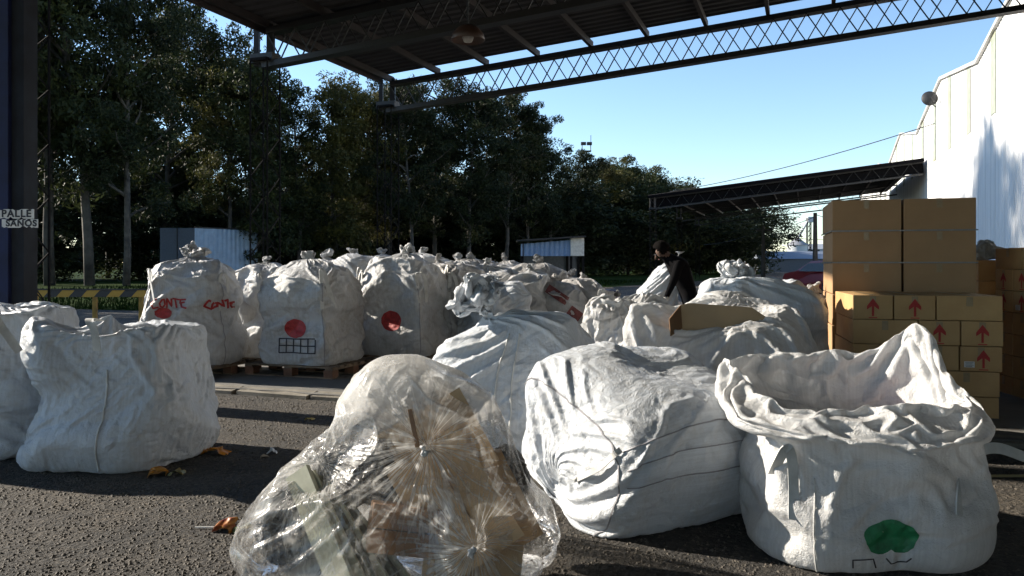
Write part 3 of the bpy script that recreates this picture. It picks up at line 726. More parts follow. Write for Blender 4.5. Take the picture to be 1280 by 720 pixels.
def marker(e,P,rz,px,D,polys,cx_px,cy_px,mt,name,label=None,tilt=0.,lift=.009):
    v=view_local(rz,cx_px); x=Vector((v.y,-v.x,0)); w=at(cx_px,cy_px,D)-Vector(e.location); o=Matrix.Rotation(-rz,3,'Z')@w
    if tilt: ct,st=math.cos(tilt),math.sin(tilt); polys=[[(a*ct-b*st,a*st+b*ct) for a,b in p] for p in polys]
    return decal(name,polys,FULL.get(id(P),P),o,x,v,M[mt],e,lift=lift,label=label)
def letters(s,h,w,sp,th,jit=.0,seed=1):
    g=random.Random(seed); A={'C':[[(1,.9),(.5,1),(.1,.75),(0,.4),(.3,0),(1,.08)]],'O':[[(.5,1),(.05,.6),(.2,.05),(.7,0),(1,.5),(.8,.95),(.5,1)]],'N':[[(0,0),(.05,1),(.9,.05),(1,1)]],'T':[[(-.1,.95),(1.1,1)],[(.5,1),(.45,0)]],'E':[[(1,1),(.1,.95),(0,.5),(.8,.55)],[(0,.5),(.1,0),(1.05,.05)]]}
    out=[]; x=0
    for ch in s:
        for st in A[ch]: out+=stroke([(x+a*w+g.uniform(-jit,jit),b*h+g.uniform(-jit,jit)) for a,b in st],th)
        x+=w+sp
    return [[(a-x/2,b-h/2) for a,b in p] for p in out]
RZ=YAW
def marks1(e,P,rz):
    marker(e,P,rz,210,9.2,letters('CONTE',.10,.058,.016,.020,.012,3),212,379,'red','writing','red spray painted word CONTE')
    marker(e,P,rz,280,9.3,letters('CONTE',.08,.050,.018,.024,.02,5),277,381,'red','writing','smudged red sprayed word CONTE')
    marker(e,P,rz,204,9.2,disc(.09,22,4,.08,sy=.7),204,391,'red','red_patch')
def grid_marks(w,h,nx,ny,th):
    out=[]
    for i in range(nx+1): x=-w/2+w*i/nx; out+=stroke([(x,-h/2),(x+.004,h/2)],th)
    for i in range(ny+1): y=-h/2+h*i/ny; out+=stroke([(-w/2,y),(w/2,y+.008)],th)
    return out
def marks2(e,P,rz):
    marker(e,P,rz,369,9.2,disc(.12,26,5,.03,sy=.9),369,411,'red','red_dot'); marker(e,P,rz,371,9.2,grid_marks(.40,.16,5,2,.014),371,433,'black_ink','grid_mark','black marker grid of ten squares')
def marks3(e,P,rz): marker(e,P,rz,489,9.8,disc(.125,26,5,.03),489,403,'red','red_dot')
def marks4(e,P,rz):
    marker(e,P,rz,740,11.3,disc(.12,24,5,.03),740,391,'red','red_dot')
def marks5(e,P,rz):
    marker(e,P,rz,700,11.2,stroke([(-.18,.2),(.1,.02)],.12)+stroke([(.12,-.1),(.28,-.22)],.16),700,378,'faded_red','red_patch','blurred red painted patch',lift=.03)
P1=(-3.84,9.66); P2=(-2.41,9.68); P3=(-1.42,10.55)
bulk(238,9.6,.56,309,RZ+R(28),21,'tied white bulk bag with red writing CONTE sprayed twice near its top','bagmid',c=P1,marks=marks1,slack=.12,n=3.6,straps=True,tuft=.10,dome=1.)
bulk(391,9.6,.49,313,RZ,24,'tied white bulk bag with a red dot above a black marker grid','bagmid',c=P2,marks=marks2,slack=.11,tuft=.065,nx=-.05,dome=.1,n=8)
bulk(493,10.3,.475,306,RZ,23,'tied white bulk bag with only a plain red dot, standing on a pallet','bagmid',c=P3,marks=marks3,slack=.10,tuft=.08,dome=.1,n=8)
B=[(557,11.3,.50,318,31,'bagshaded','tied greyish bulk bag with hanging straps directly right of the plain red dot bag'),
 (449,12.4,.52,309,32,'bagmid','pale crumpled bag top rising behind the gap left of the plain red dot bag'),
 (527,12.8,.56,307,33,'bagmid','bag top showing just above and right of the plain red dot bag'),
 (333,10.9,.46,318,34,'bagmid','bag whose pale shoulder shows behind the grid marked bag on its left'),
 (590,13.2,.52,314,35,'bagshaded','shade-darkened dusty bag in the back row left of the bluish slumped bag'),
 (634,13.6,.55,318,36,'bagshaded','shade-darkened dusty bag in the back row directly in front of the ribbed shed'),
 (671,12.4,.50,319,37,'bagshaded','shade-darkened dusty bag with a peaked corner in the back row right of the ribbed fascia'),
 (692,11.6,.46,343,38,'bagshaded','dim bag with blurred red painted patches beside the plain dark bag'),
 (733,11.9,.44,340,39,'bagshaded','dim bag with a red dot at the right end of the row'),
 (574,12.2,.50,317,44,'bagmid','bag packed between the greyish strapped bag and the shade-darkened back row'),
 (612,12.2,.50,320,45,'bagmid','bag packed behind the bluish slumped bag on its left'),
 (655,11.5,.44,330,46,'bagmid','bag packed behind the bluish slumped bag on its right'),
 (715,12.9,.46,338,47,'bagshaded','bag packed behind the two dim marked bags at the right end of the row'),
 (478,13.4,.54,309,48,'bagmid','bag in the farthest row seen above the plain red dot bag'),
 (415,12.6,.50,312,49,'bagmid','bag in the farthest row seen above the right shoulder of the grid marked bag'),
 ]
for px,D,hw,top,sd,m,lb in B:
    mk=marks4 if sd==39 else marks5 if sd==38 else None
    bulk(px,D,hw,top,RZ+R(random.Random(sd).uniform(-14,14)),sd,lb,m,zb=.02 if sd!=31 else .165,marks=mk,slack=.12,n=5,lumps=.05,straps=sd in(31,34,39),tuft=.03+.03*random.Random(sd+5).random(),dome=.3,nx=random.Random(sd).uniform(-.12,.12))
# slumped bluish-white bags in front of them
bulk(626,10.7,.42,344,R(10),41,'slumped bluish white bag behind the knotted foreground bag','bag',zb=.05,n=3,lumps=.08,slack=.12,straps=False,tuft=.06,nx=-.1)
bulk(590,11.,.34,356,R(25),42,'small slumped white bag squeezed left of the bluish white bag','bagmid',zb=.05,n=3,lumps=.08,slack=.12,straps=False,tuft=.05)
bulk(316,10.7,.26,346,R(15),43,'small dark bag squeezed between the two marked bags on the pallets','bagshaded',zb=.17,n=3,lumps=.04,straps=False,tuft=.10)

# ---- pallets
M['pal']=simple('weathered_pallet_wood',(.20,.145,.095),.85,var=.4,scale=5,bump=.4,bscale=50)
M['pal2']=simple('reddish_pallet_block',(.17,.085,.05),.85,var=.3,scale=5)
def pallet(c, rz, label, w=1.2, d=1.0, z0=.05):
    e=empty('pallet',(c[0],c[1],z0),rz,label,'pallet','wooden pallets under the bulk bags'); g=random.Random(int(c[0]*50))
    for i in range(7):
        MB().box((-.0,-d/2+.05+i*(d-.1)/6,.125),(w,.1,.02)).build('deck_board',M['pal'],e,bevel=.003)
    for j in range(3): MB().box((0,-d/2+.05+j*(d-.1)/2,.008),(w,.1,.016)).build('base_board',M['pal'],e,bevel=.003)
    for i in range(3):
        MB().box((-w/2+.05+i*(w-.1)/2,0,.106),(.1,d,.016)).build('stringer_board',M['pal'],e,bevel=.002)
        for j in range(3): MB().box((-w/2+.06+i*(w-.12)/2,-d/2+.06+j*(d-.12)/2,.057),(.12,.12,.08)).build('block',M['pal2'],e,bevel=.004)
    return e
pallet(P1,YAW,'wooden pallet under the bag with the red writing')
pallet(P2,YAW,'wooden pallet with reddish blocks under the grid marked bag')
pallet((P3[0],P3[1]),YAW,'wooden pallet under the plain red dot bag')
pallet((-.85,11.3),YAW,'wooden pallet under the greyish bag right of the plain red dot bag')

# ---- left foreground bags
def open_top_bag(name,label,c,hw,hd,h,rz,seed,bumps,m='bag',lumps=.03,n=4.2,slack=.13):
    e=empty(name,c,rz,label,'bulk bag','bulk bags standing in the foreground'); g=random.Random(seed); j=lambda a:g.uniform(-a,a)
    rows=[vring((0,0,.03),hw*.6,hd*.6,0,n),vring((0,0,.008),hw*.88,hd*.88,0,n),vring((j(.03),0,.09),hw*1.0,hd*1.0,0,n),vring((j(.04),j(.03),h*.3),hw*1.04,hd*1.05,0,n-1),
      vring((j(.03),0,h*.55),hw*.98,hd*1.0,0,n),vring((0,0,h*.8),hw*.95,hd*.95,0,n+1),vring((0,0,h*.93),hw*.93,hd*.93,0,n+1,j(.02),j(.02)),
      vring((0,0,h*.985),hw*.84,hd*.84,0,n),vring((0,0,h*.95),hw*.68,hd*.68,0,n-1),vring((0,0,h*.93),hw*.45,hd*.45,0,3),vring((0,0,h*.97),hw*.2,hd*.2,0,2),vring((0,0,h*.95),.03,.03,0,2)]
    T,A=rings(rows,101,184); T=T+normals(T)*(nz(T,.6,seed)*lumps)[...,None]
    for b in bumps: T=bump(T,*b)
    T[...,2]=np.maximum(T[...,2],.006)
    top=np.linspace(0,1,101); su=np.interp(top,[0,.55,.75,1],[1.04,1.05,1.16,1.35]); sv=np.interp(top,[0,.1,.6,.8,1],[1.02,1+slack,1+slack,1.14,1.1])
    P=drape(T,su,sv,-.03,.07,it=(170,90),seed=seed,floor=.005,bend=.09,amp=.022,g=.0012)
    o,Q=finish(e,P,M[m],.008,.30,seed)
    return e,P,A
# bag cut by the left edge of the photo's row
eL,PL,AL=open_top_bag('bulk_bag','big white bulk bag in the left foreground with a pointed flap and a front seam',(-2.71,5.62,0),.52,.50,.97,R(-4),51,[((-.03,-.22,1.0),.085,(.03,0,.24)),((-.10,-.2,1.0),.12,(.03,0,.06)),((-.42,-.3,.97),.15,(0,0,.05)),((.28,-.3,.97),.17,(0,0,.06)),((.52,-.1,.95),.14,(.0,0,.04))])
seam_strip(PL,[int(184*.79)],12,58,.012,M['strap'],eL,lift=.006)
handle(eL,[(-.45,-.47,.78),(-.54,-.50,.93),(-.60,-.52,1.02),(-.78,-.50,1.06),(-.95,-.45,1.10)],.05,(0,.2,1))
handle(eL,[(.12,-.545,.80),(.11,-.56,.93),(.08,-.56,.985),(.05,-.50,1.0),(.06,-.40,.98)],.05,(1,0,0))
eK,PK,AK=open_top_bag('bulk_bag','white bulk bag cut off by the left edge of the photo',(-3.98,5.95,0),.66,.56,1.10,R(8),52,[((.2,-.2,1.1),.2,(0,0,.07))])
# ---- knotted bag in the middle
def knot_bag():
    e=empty('bulk_bag',(.06,5.75,0),R(-12),'white bulk bag with a big knotted ruffle behind the clear plastic bag','bulk bag','bulk bags standing in the foreground')
    rows=[vring((0,0,.03),.36,.3,0,4),vring((0,0,.008),.54,.46,0,5),vring((0,0,.08),.64,.54,0,5),vring((.0,0,.35),.67,.56,0,4.5),vring((.0,0,.62),.60,.50,0,4),
      vring((.03,.0,.82),.48,.42,0,3.2,-.01,.02),vring((.03,-.02,.97),.33,.30,0,2.8,.0,.02),vring((-.08,-.06,1.02),.19,.17,0,2.2,.01),vring((-.21,-.12,1.02),.06,.06,0,2),vring((-.25,-.14,1.04),.05,.05,0,2),
      vring((-.29,-.16,1.10),.11,.09,0,2,.02,.02),vring((-.29,-.16,1.18),.10,.07,0,2,.03,.0),vring((-.27,-.15,1.20),.05,.03,0,2,.02,.0)]
    T,A=rings(rows,105,184); T=T+normals(T)*(nz(T,.6,61)*.02)[...,None]; T=tuftnoise(T,A,61,.07)
    T=bump(T,(-.42,-.3,.72),.16,(-.05,-.03,.06)); T=bump(T,(-.02,-.1,1.0),.1,(0,0,.05)); T=bump(T,(.30,-.1,.92),.14,(.04,0,.05))
    rad=np.sqrt((A[:,3:6]**2).sum(1)); t=np.linspace(0,1,105)
    su=np.where((rad<.45)&(t>.4),np.clip(1.03+.28*(.40/np.maximum(rad,.03)-1),1,1.6),1.03); sv=np.where(t>.45,1.05,1.05)
    P=drape(T,su,sv,-.02,np.where(rad<.25,.06,.03),it=(170,100),seed=61,floor=.005,bend=.16,amp=.014)
    o,Q=finish(e,P,M['bag'],.007,.28,61)
    nu=184
    [seam_strip(P,[int(nu*f)],20,62,.01,M['strap'],e,lift=.004) for f in (.735,.765)]
    return e
knot_bag()
# ---- big bag lying on its side
def lying_bag():
    a=Vector((.86,.51,0)).normalized(); b=Vector((-a.y,a.x,0)); c0=Vector((.33,4.27,0))
    e=empty('bulk_bag',tuple(c0),0,'huge white bulk bag lying on its side in the centre foreground','bulk bag','bulk bags standing in the foreground')
    def rr(s,off,z,e1,e2,n,lean=0.,tw=0.):
        p=a*s+b*off+Vector((0,0,z)); ct,st=math.cos(tw),math.sin(tw)
        E1=(b*ct+Vector((0,0,1))*st)*e1+a*lean; E2=(Vector((0,0,1))*ct-b*st)*e2-a*lean*.9
        return [*p,*E1,*E2,n]
    tw=.34
    rows=[rr(-.08,.05,.20,.02,.02,2),rr(-.11,.04,.22,.09,.09,2),rr(-.11,.03,.28,.24,.18,2.6,0,tw),rr(-.05,.0,.35,.48,.30,3.4,0,tw),rr(.06,0,.39,.56,.365,4.4,0,tw),rr(.30,0,.41,.57,.40,4.2,0,tw),
      rr(.55,.0,.41,.56,.40,4,0,tw),rr(.80,0,.40,.54,.39,3.8,0,tw),rr(.96,0,.39,.48,.37,3.4,0,tw),rr(1.05,0,.39,.34,.28,3,0,tw),rr(1.08,0,.39,.1,.1,2)]
    T,A=rings(rows,111,190); T=T+normals(T)*(nz(T,.8,71)*.035)[...,None]
    T=bump(T,tuple(b*.35+Vector((0,0,.66))),.2,(-.06,0,.06))
    T[...,2]=np.maximum(T[...,2],.006)
    t=np.linspace(0,1,111); su=np.interp(t,[0,.05,.12,.9,1],[1.35,1.1,1.035,1.04,1.2]); sv=np.interp(t,[0,.2,.4,1],[1.03,1.04,1.06,1.06])
    P=drape(T,su,sv,-.02,.034,it=(180,100),seed=71,floor=.005,bend=.18,amp=.018)
    o,Q=finish(e,P,M['bag'],.0075,.34,71)
    nu=190; N=normals(P)
    js=[j for j in (int(nu*.375),int(nu*.415),int(nu*.455))]
    [seam_strip(P,[j],26,95,.006,M['thread'],e,name='stitched_seam',lift=.003) for j in js]
    # ring seam round the end face
    i=24; mb=MB(); J=range(int(nu*.08),int(nu*.62)); mb.ribbon([Vector(P[i,j]+N[i,j]*.004) for j in J],.008,[Vector(P[i+1,j]-P[i-1,j]) for j in J],.003); mb.build('stitched_seam',M['thread'],e)
    bv=FULL.get(id(P)) or bvh_of(P)
    def srf(px,py,D=3.9,l=.02):
        w=at(px,py,D)-c0; d=(at(px,py,D)-Vector((0,0,EYE))).normalized(); h=bv.ray_cast(w-d*1.5,d); return (h[0] if h[0] else w)-d*l
    pts=[srf(722,598),srf(735,592,l=.035),srf(750,584,l=.035),srf(766,570),srf(776,562)]
    handle(e,pts,.03,(0,.3,1),name='tie_strap')
    k=srf(722,598,l=.01); mb=MB(); mb.tube([k+Vector((-.02,0,-.01)),k,k+Vector((.02,0,.012))],[.012,.016,.011],8); mb.build('strap_knot',M['strap'],e,smooth=True)
lying_bag()
# ---- open bag at the right
def open_bag():
    rz=R(-6); c0=Vector((1.69,3.95,0)); e=empty('bulk_bag',tuple(c0),rz,'wide open white bulk bag with a green painted mark in the right foreground','bulk bag','bulk bags standing in the foreground')
    v=vring
    rows=[v((0,0,.03),.28,.28,0,4),v((0,0,.008),.40,.42,0,4.),v((0,0,.07),.495,.49,0,4.),v((.0,0,.28),.525,.53,0,3.6),v((0,0,.46),.51,.51,0,4),v((-.01,0,.565),.485,.485,0,4.5),
      v((-.02,0,.585),.51,.505,0,4.5,.0,.0),v((-.04,.02,.645),.56,.495,0,4,0,.01),v((-.05,.06,.72),.585,.46,0,3.4,.0,.03),v((-.05,.10,.785),.56,.415,0,3,.0,.075),v((-.05,.105,.80),.545,.395,0,3,.0,.08),v((-.05,.11,.775),.525,.375,0,3,.0,.08),v((-.04,.10,.58),.44,.31,0,3,.0,.02),v((-.03,.08,.42),.44,.30,0,3),v((-.03,.08,.36),.40,.28,0,3)]
    T,A=rings(rows,121,196); t=np.linspace(0,1,121)
    T=T+normals(T)*((nz(T,.6,81)*.035+nz(T,.28,82)*.012)*np.where(t<.5,1,.5)[:,None])[...,None]
    T=bump(T,(.40,.30,.86),.15,(-.03,0,.26)); T=bump(T,(.18,.44,.88),.2,(0,0,.0)); T=bump(T,(-.50,.18,.82),.13,(-.03,0,.07)); T=bump(T,(-.42,.0,.80),.18,(.17,0,.06)); T=T+(np.stack([nz(T,.16,301),nz(T,.16,302),1.2*nz(T,.13,303)],-1)*.012)*(np.exp(-((t-.66)/.13)**2))[:,None,None]; T=bump(T,(-.66,-.1,.72),.16,(-.07,0,.0)); T=bump(T,(-.60,-.3,.64),.12,(-.05,-.02,-.02)); T=bump(T,(.52,-.05,.8),.16,(.02,0,-.03))
    T[...,2]=np.maximum(T[...,2],.006)
    su=np.interp(t,[0,.4,.55,1],[1.05,1.08,1.09,1.09]); sv=np.interp(t,[0,.1,.4,.55,1],[1.04,1.12,1.10,1.10,1.09])
    P=drape(T,su,sv,np.interp(t,[0,.5,.6,1],[-.03,-.03,-.05,-.05]),np.interp(t,[0,.5,.6,1],[.045,.045,.04,.04]),it=(180,110),seed=81,floor=.005,bend=.16,amp=.02)
    o,Q=finish(e,P,M['bagopen'],.0045,.36,81,caps=(True,False))
    nu=196
    def mk(polys,px,py,mt,name,label=None): marker(e,P,rz,px,3.45,polys,px,py,mt,name,label,lift=.005)
    shape=[]
    # clover-like sprayed blob with a notch at its foot
    g=random.Random(2); rim=[]
    for k in range(40):
        an=2*math.pi*k/40; r=1.+.05*math.sin(5*an)+.03*g.uniform(-1,1)
        if abs(an-1.5*math.pi)<.24: r*=.74+1.05*abs(an-1.5*math.pi)
        rim.append((r*.105*math.cos(an),r*.075*math.sin(an)+.005))
    for k in range(40):
        A_,B_=rim[k],rim[(k+1)%40]
        for s in range(5):
            f0,f1=s/5,(s+1)/5; q=[(A_[0]*f0,A_[1]*f0),(A_[0]*f1,A_[1]*f1),(B_[0]*f1,B_[1]*f1),(B_[0]*f0,B_[1]*f0)]
            shape.append(q if s else q[1:])
    mk(shape,1114,674,'green','green_mark','round green sprayed mark with a notch at the foot')
    mk(stroke([(-.09,-.02),(-.09,.02),(-.01,.022),(.0,-.02)],.006),1095,704,'black_ink','marker_line','square black marker line'); mk(stroke([(.04,.02),(.06,-.005),(.12,.0),(.14,.02)],.006),1095,704,'black_ink','marker_line','partly folded black marker line')
    for px,py0,py1 in ((993,562,640),(1200,575,655)):
        pass
    bv=FULL.get(id(P)) or bvh_of(P); Mi=Matrix.Rotation(-rz,3,'Z')
    def srf(px,py,D=3.6,l=.012):
        w=Mi@(at(px,py,D)-c0); d=Mi@((at(px,py,D)-Vector((0,0,EYE))).normalized()); h=bv.ray_cast(w-d*1.5,d); return (h[0] if h[0] else w)-d*l
    handle(e,[srf(992,650),srf(992,610),srf(990,575),srf(984,560,l=.05),srf(974,575,l=.05),srf(966,592,l=.03)],.045,(1,0,0))
    seam_strip(P,[int(nu*.66)],10,46,.006,M['strap'],e,name='stitched_seam')
    pr=[srf(1199,645),srf(1199,610),Mi@(at(1204,585,3.62)-c0),Mi@(at(1218,566,3.66)-c0),Mi@(at(1245,560,3.72)-c0),Mi@(at(1272,568,3.78)-c0),Mi@(at(1296,580,3.82)-c0),Mi@(at(1300,600,3.84)-c0)]
    handle(e,pr,.05,(0,.3,1))
    # things inside
    q=at(1098,506,4.1); r=empty('printed_bag',(1.9,4.12,.52),R(12),'red and white printed packaging lying inside the open bag','packaging')
    T,_=rings([vring((0,0,-.06),.1,.08,0,3),vring((0,0,-.05),.26,.18,0,4),vring((0,0,0),.28,.2,0,4),vring((0,0,.05),.24,.17,0,4),vring((0,0,.06),.05,.05,0,3)],31,60)
    Pp=drape(T,1.06,1.06,-.02,.03,it=(60,30),seed=5,amp=.01)
    m,nt,N,L=mat('red_print'); tc=N('ShaderNodeTexCoord'); br=N('ShaderNodeTexBrick',inp={'Scale':9.,'Color1':(.38,.03,.03,1),'Color2':(.33,.02,.02,1),'Mortar':(.75,.73,.7,1),'Mortar Size':.03}); L(tc.outputs['Object'],br.inputs['Vector']); b=N('ShaderNodeBsdfPrincipled',inp={'Roughness':.4}); L(br.outputs[0],b.inputs['Base Color']); oo=N('ShaderNodeOutputMaterial'); L(b.outputs[0],oo.inputs[0])
    fabric('wrapper',Pp,m,r,sub=1)
    t=empty('crumpled_film',(1.62,4.1,.50),0,'crumpled white plastic film filling the inside of the open bag','plastic film')
    T,_=rings([vring((0,0,-.1),.2,.2,0,2.5),vring((0,0,-.06),.36,.28,0,3),vring((0,0,.02),.34,.26,0,3),vring((0,0,.07),.2,.16,0,3),vring((0,0,.08),.03,.03,0,2)],41,90); T=T+normals(T)*(nz(T,.3,4)*.03)[...,None]
    fabric('film',crinkle(drape(T,1.15,1.12,-.04,.05,it=(80,40),seed=6,amp=.02),.01,.2,3),M['bagopen'],t,sub=0)
open_bag()
# ---- sacks behind: with the cardboard panel, the grey one, the big one
def blob_bag(label,c,rz,rows,seed,m,su,sv,lumps,bumps=(),amp=.02,nv=91,nu=160,group='loose sacks piled in the middle distance',dm=.06,cr=.009,cs=.25):
    e=empty('sack',c,rz,label,'sack',group); T,A=rings(rows,nv,nu); T=T+normals(T)*(nz(T,.5,seed)*lumps)[...,None]
    for b in bumps: T=bump(T,*b)
    T[...,2]=np.maximum(T[...,2],.006)
    P=drape(T,su,sv,-.03,dm,it=(150,80),seed=seed,floor=.005,bend=.08,amp=amp); finish(e,P,M[m],cr,cs,seed); return e,P
v=vring
blob_bag('bright white sack holding a torn tan cardboard panel',(1.66,6.45,0),R(-8),[v((0,0,.02),.5,.4,0,4),v((0,0,.1),.72,.52,0,4),v((0,0,.42),.80,.56,0,3),v((0,0,.68),.76,.52,0,3),v((.02,0,.84),.66,.44,0,3),v((.03,.0,.90),.46,.3,0,2.6),v((.1,0,.86),.2,.14,0,2.4),v((.1,0,.83),.03,.03,0,2)],91,'bagopen',1.14,1.12,.04,
  [((-.62,-.2,.80),.2,(-.06,0,.24)),((-.48,.15,.9),.2,(0,0,.16)),((.55,.0,.86),.24,(0,0,.14)),((.25,.25,.9),.3,(0,0,.16)),((.0,.32,.9),.3,(0,0,.16))])
blob_bag('crumpled grey sack with a brownish twisted neck left of the cardboard panel',(1.02,7.35,0),R(20),[v((0,0,.02),.3,.3,0,3),v((0,0,.12),.42,.40,0,3),v((0,0,.5),.48,.42,0,2.6),v((.03,0,.85),.42,.36,0,2.5),v((.0,0,1.02),.28,.24,0,2.3),v((-.14,-.1,1.02),.11,.11,0,2),v((-.22,-.16,.98),.045,.045,0,2),v((-.30,-.2,.95),.11,.09,0,2,.03,.02),v((-.33,-.2,.93),.06,.05,0,2)],92,'bagmid',np.interp(np.linspace(0,1,91),[0,.5,1],[1.1,1.15,1.6]),1.12,.05,[((.25,0,1.0),.2,(0,0,.1))])
bulk(947,7.7,.62,331,R(-10),93,'large white sack with a ruffled neck behind the cardboard panel sack','bag',group='loose sacks piled in the middle distance',zb=.0,n=3,lumps=.05,slack=.12,straps=False,tuft=.13,nx=-.26,ny=-.25)
bulk(1018,8.9,.36,356,R(12),94,'dull grey sack in shade between the large ruffled sack and the tall cartons','bagshaded',group='loose sacks piled in the middle distance',zb=.0,n=3,lumps=.06,slack=.12,straps=False,tuft=.06)
# cardboard panel sticking out
M['card']=simple('cardboard',(.44,.31,.18),.85,var=.08,scale=3); M['card_dark']=simple('cardboard_dark_brown',(.25,.14,.07),.85,var=.15,scale=4)  # card_dark: darker brown board for the torn flap and the crease
e=empty('cardboard_box',(1.68,6.17,.83),R(-6),'open tan cardboard box with a torn flap sticking out of the bright white sack','cardboard box')
MB().add([(-.36,0,.0),(.31,0,.0),(.28,.02,.11),(.17,.03,.185),(-.30,.035,.215),(-.37,.03,.20)]+[(-.36,.006,.0),(.31,.006,.0),(.28,.026,.11),(.17,.036,.185),(-.30,.041,.215),(-.37,.036,.20)],[(0,1,2,3,4,5),(11,10,9,8,7,6)]+[(i,i+6,(i+1)%6+6,(i+1)%6) for i in range(6)]).build('panel',M['card'],e)
MB().add([(-.36,-.001,.02),(-.37,.029,.20),(-.47,-.12,.10),(-.46,-.13,-.03),(-.362,.004,.02),(-.372,.034,.20),(-.475,-.115,.10),(-.465,-.125,-.03)],[(0,1,2,3),(7,6,5,4),(0,4,5,1),(1,5,6,2),(2,6,7,3),(3,7,4,0)]).build('torn_flap',M['card_dark'],e)
# silver sack held by the worker
e,P=blob_bag('shiny silvery sack leaning beside the bending worker',(1.74,10.3,0),R(0),[v((0,0,.02),.22,.22,0,3),v((0,0,.12),.34,.32,0,3),v((.0,0,.5),.36,.32,0,2.6),v((.08,0,.85),.33,.28,0,2.5),v((.2,0,1.15),.26,.22,0,2.3),v((.32,0,1.38),.13,.12,0,2),v((.40,0,1.48),.04,.04,0,2),v((.42,0,1.52),.06,.05,0,2)],95,'bag',1.12,1.1,.03)
# ------------------------------------------------------------------ the clear plastic bag and what it holds
KN=[(at(530,563,3.22),.20),(at(592,690,3.03),.18),(at(392,583,3.30),.12)]
def film_mat(c0):
    m,nt,N,L=mat('clear_plastic_film'); tc=N('ShaderNodeTexCoord'); V=tc.outputs['Object']
    def math_(op,a,b=None,c=None):
        n=N('ShaderNodeMath',operation=op)
        for i,x in enumerate((a,b,c)):
            if x is None: continue
            if isinstance(x,(int,float)): n.inputs[i].default_value=x
            else: L(x,n.inputs[i])
        return n.outputs[0]
    tot=None; pl=None
    for (k,rad) in KN:
        kk=Vector(k)-c0
        s=N('ShaderNodeVectorMath',operation='SUBTRACT'); L(V,s.inputs[0]); s.inputs[1].default_value=kk
        sp=N('ShaderNodeSeparateXYZ'); L(s.outputs[0],sp.inputs[0]); ln=N('ShaderNodeVectorMath',operation='LENGTH'); L(s.outputs[0],ln.inputs[0])
        an=math_('ARCTAN2',sp.outputs[2],sp.outputs[0]); r=ln.outputs['Value']
        ca=math_('COSINE',an); sa=math_('SINE',an)
        cv=N('ShaderNodeCombineXYZ'); L(math_('MULTIPLY',ca,4.2),cv.inputs[0]); L(math_('MULTIPLY',sa,4.2),cv.inputs[1]); L(math_('MULTIPLY',r,2.2),cv.inputs[2])
        no=N('ShaderNodeTexNoise',inp={'Scale':1.5,'Detail':2.5,'Roughness':.55}); L(cv.outputs[0],no.inputs['Vector'])
        rg=math_('SUBTRACT',1.,math_('MULTIPLY',math_('ABSOLUTE',math_('SUBTRACT',no.outputs['Fac'],.5)),14.)); rg=math_('MAXIMUM',rg,0.)
        rg=math_('POWER',rg,1.3)
        fall=math_('EXPONENT',math_('MULTIPLY',math_('DIVIDE',r,rad),-1.0))
        core=math_('EXPONENT',math_('MULTIPLY',math_('POWER',math_('DIVIDE',r,.045),2.),-1.0))
        x=math_('ADD',math_('MULTIPLY',math_('MULTIPLY',rg,fall),1.5),math_('MULTIPLY',core,.8)); tot=x if tot is None else math_('ADD',tot,x)
    # long creases elsewhere
    mp=N('ShaderNodeMapping'); mp.inputs['Scale'].default_value=(5,5,1.6); mp.inputs['Rotation'].default_value=(0,R(28),0); L(V,mp.inputs['Vector'])
    n2=N('ShaderNodeTexNoise',inp={'Scale':1.6,'Detail':5,'Roughness':.6,'Distortion':1.4}); L(mp.outputs[0],n2.inputs['Vector'])
    cr=math_('MAXIMUM',math_('SUBTRACT',1.,math_('MULTIPLY',math_('ABSOLUTE',math_('SUBTRACT',n2.outputs['Fac'],.5)),16.)),0.)
    at_=N('ShaderNodeAttribute',attribute_name='milk'); tot=math_('ADD',tot,math_('MULTIPLY',cr,.22)); 
    h=tot
    n3=N('ShaderNodeTexNoise',inp={'Scale':14.,'Detail':5,'Distortion':.8}); L(V,n3.inputs['Vector'])
    hh=math_('ADD',math_('MULTIPLY',h,.5),math_('MULTIPLY',n3.outputs['Fac'],.12))
    bu=N('ShaderNodeBump',inp={'Strength':.45,'Distance':.012}); L(hh,bu.inputs['Height'])
    milk=math_('ADD',math_('ADD',tot,at_.outputs['Fac']),.035); mk=N('ShaderNodeMath',operation='MINIMUM'); L(milk,mk.inputs[0]); mk.inputs[1].default_value=.92
    tr=N('ShaderNodeBsdfTransparent',inp={'Color':(.93,.93,.93,1)}); gl=N('ShaderNodeBsdfGlossy',inp={'Roughness':.12,'Color':(1,1,1,1)}); L(bu.outputs[0],gl.inputs['Normal'])
    lw=N('ShaderNodeLayerWeight',inp={'Blend':.18}); L(bu.outputs[0],lw.inputs['Normal'])
    a=N('ShaderNodeMixShader'); fr=math_('ADD',math_('MULTIPLY',lw.outputs['Fresnel'],.6),.015); L(fr,a.inputs[0]); L(tr.outputs[0],a.inputs[1]); L(gl.outputs[0],a.inputs[2])
    df=N('ShaderNodeBsdfPrincipled',inp={'Base Color':(.80,.80,.79,1),'Roughness':.25}); L(bu.outputs[0],df.inputs['Normal']); tl=N('ShaderNodeBsdfTranslucent',inp={'Color':(.80,.80,.79,1)}); L(bu.outputs[0],tl.inputs['Normal'])
    d2=N('ShaderNodeMixShader',inp={'Fac':.5}); L(df.outputs[0],d2.inputs[1]); L(tl.outputs[0],d2.inputs[2])
    f=N('ShaderNodeMixShader'); L(mk.outputs[0],f.inputs[0]); L(a.outputs[0],f.inputs[1]); L(d2.outputs[0],f.inputs[2])
    o=N('ShaderNodeOutputMaterial'); L(f.outputs[0],o.inputs[0]); return m
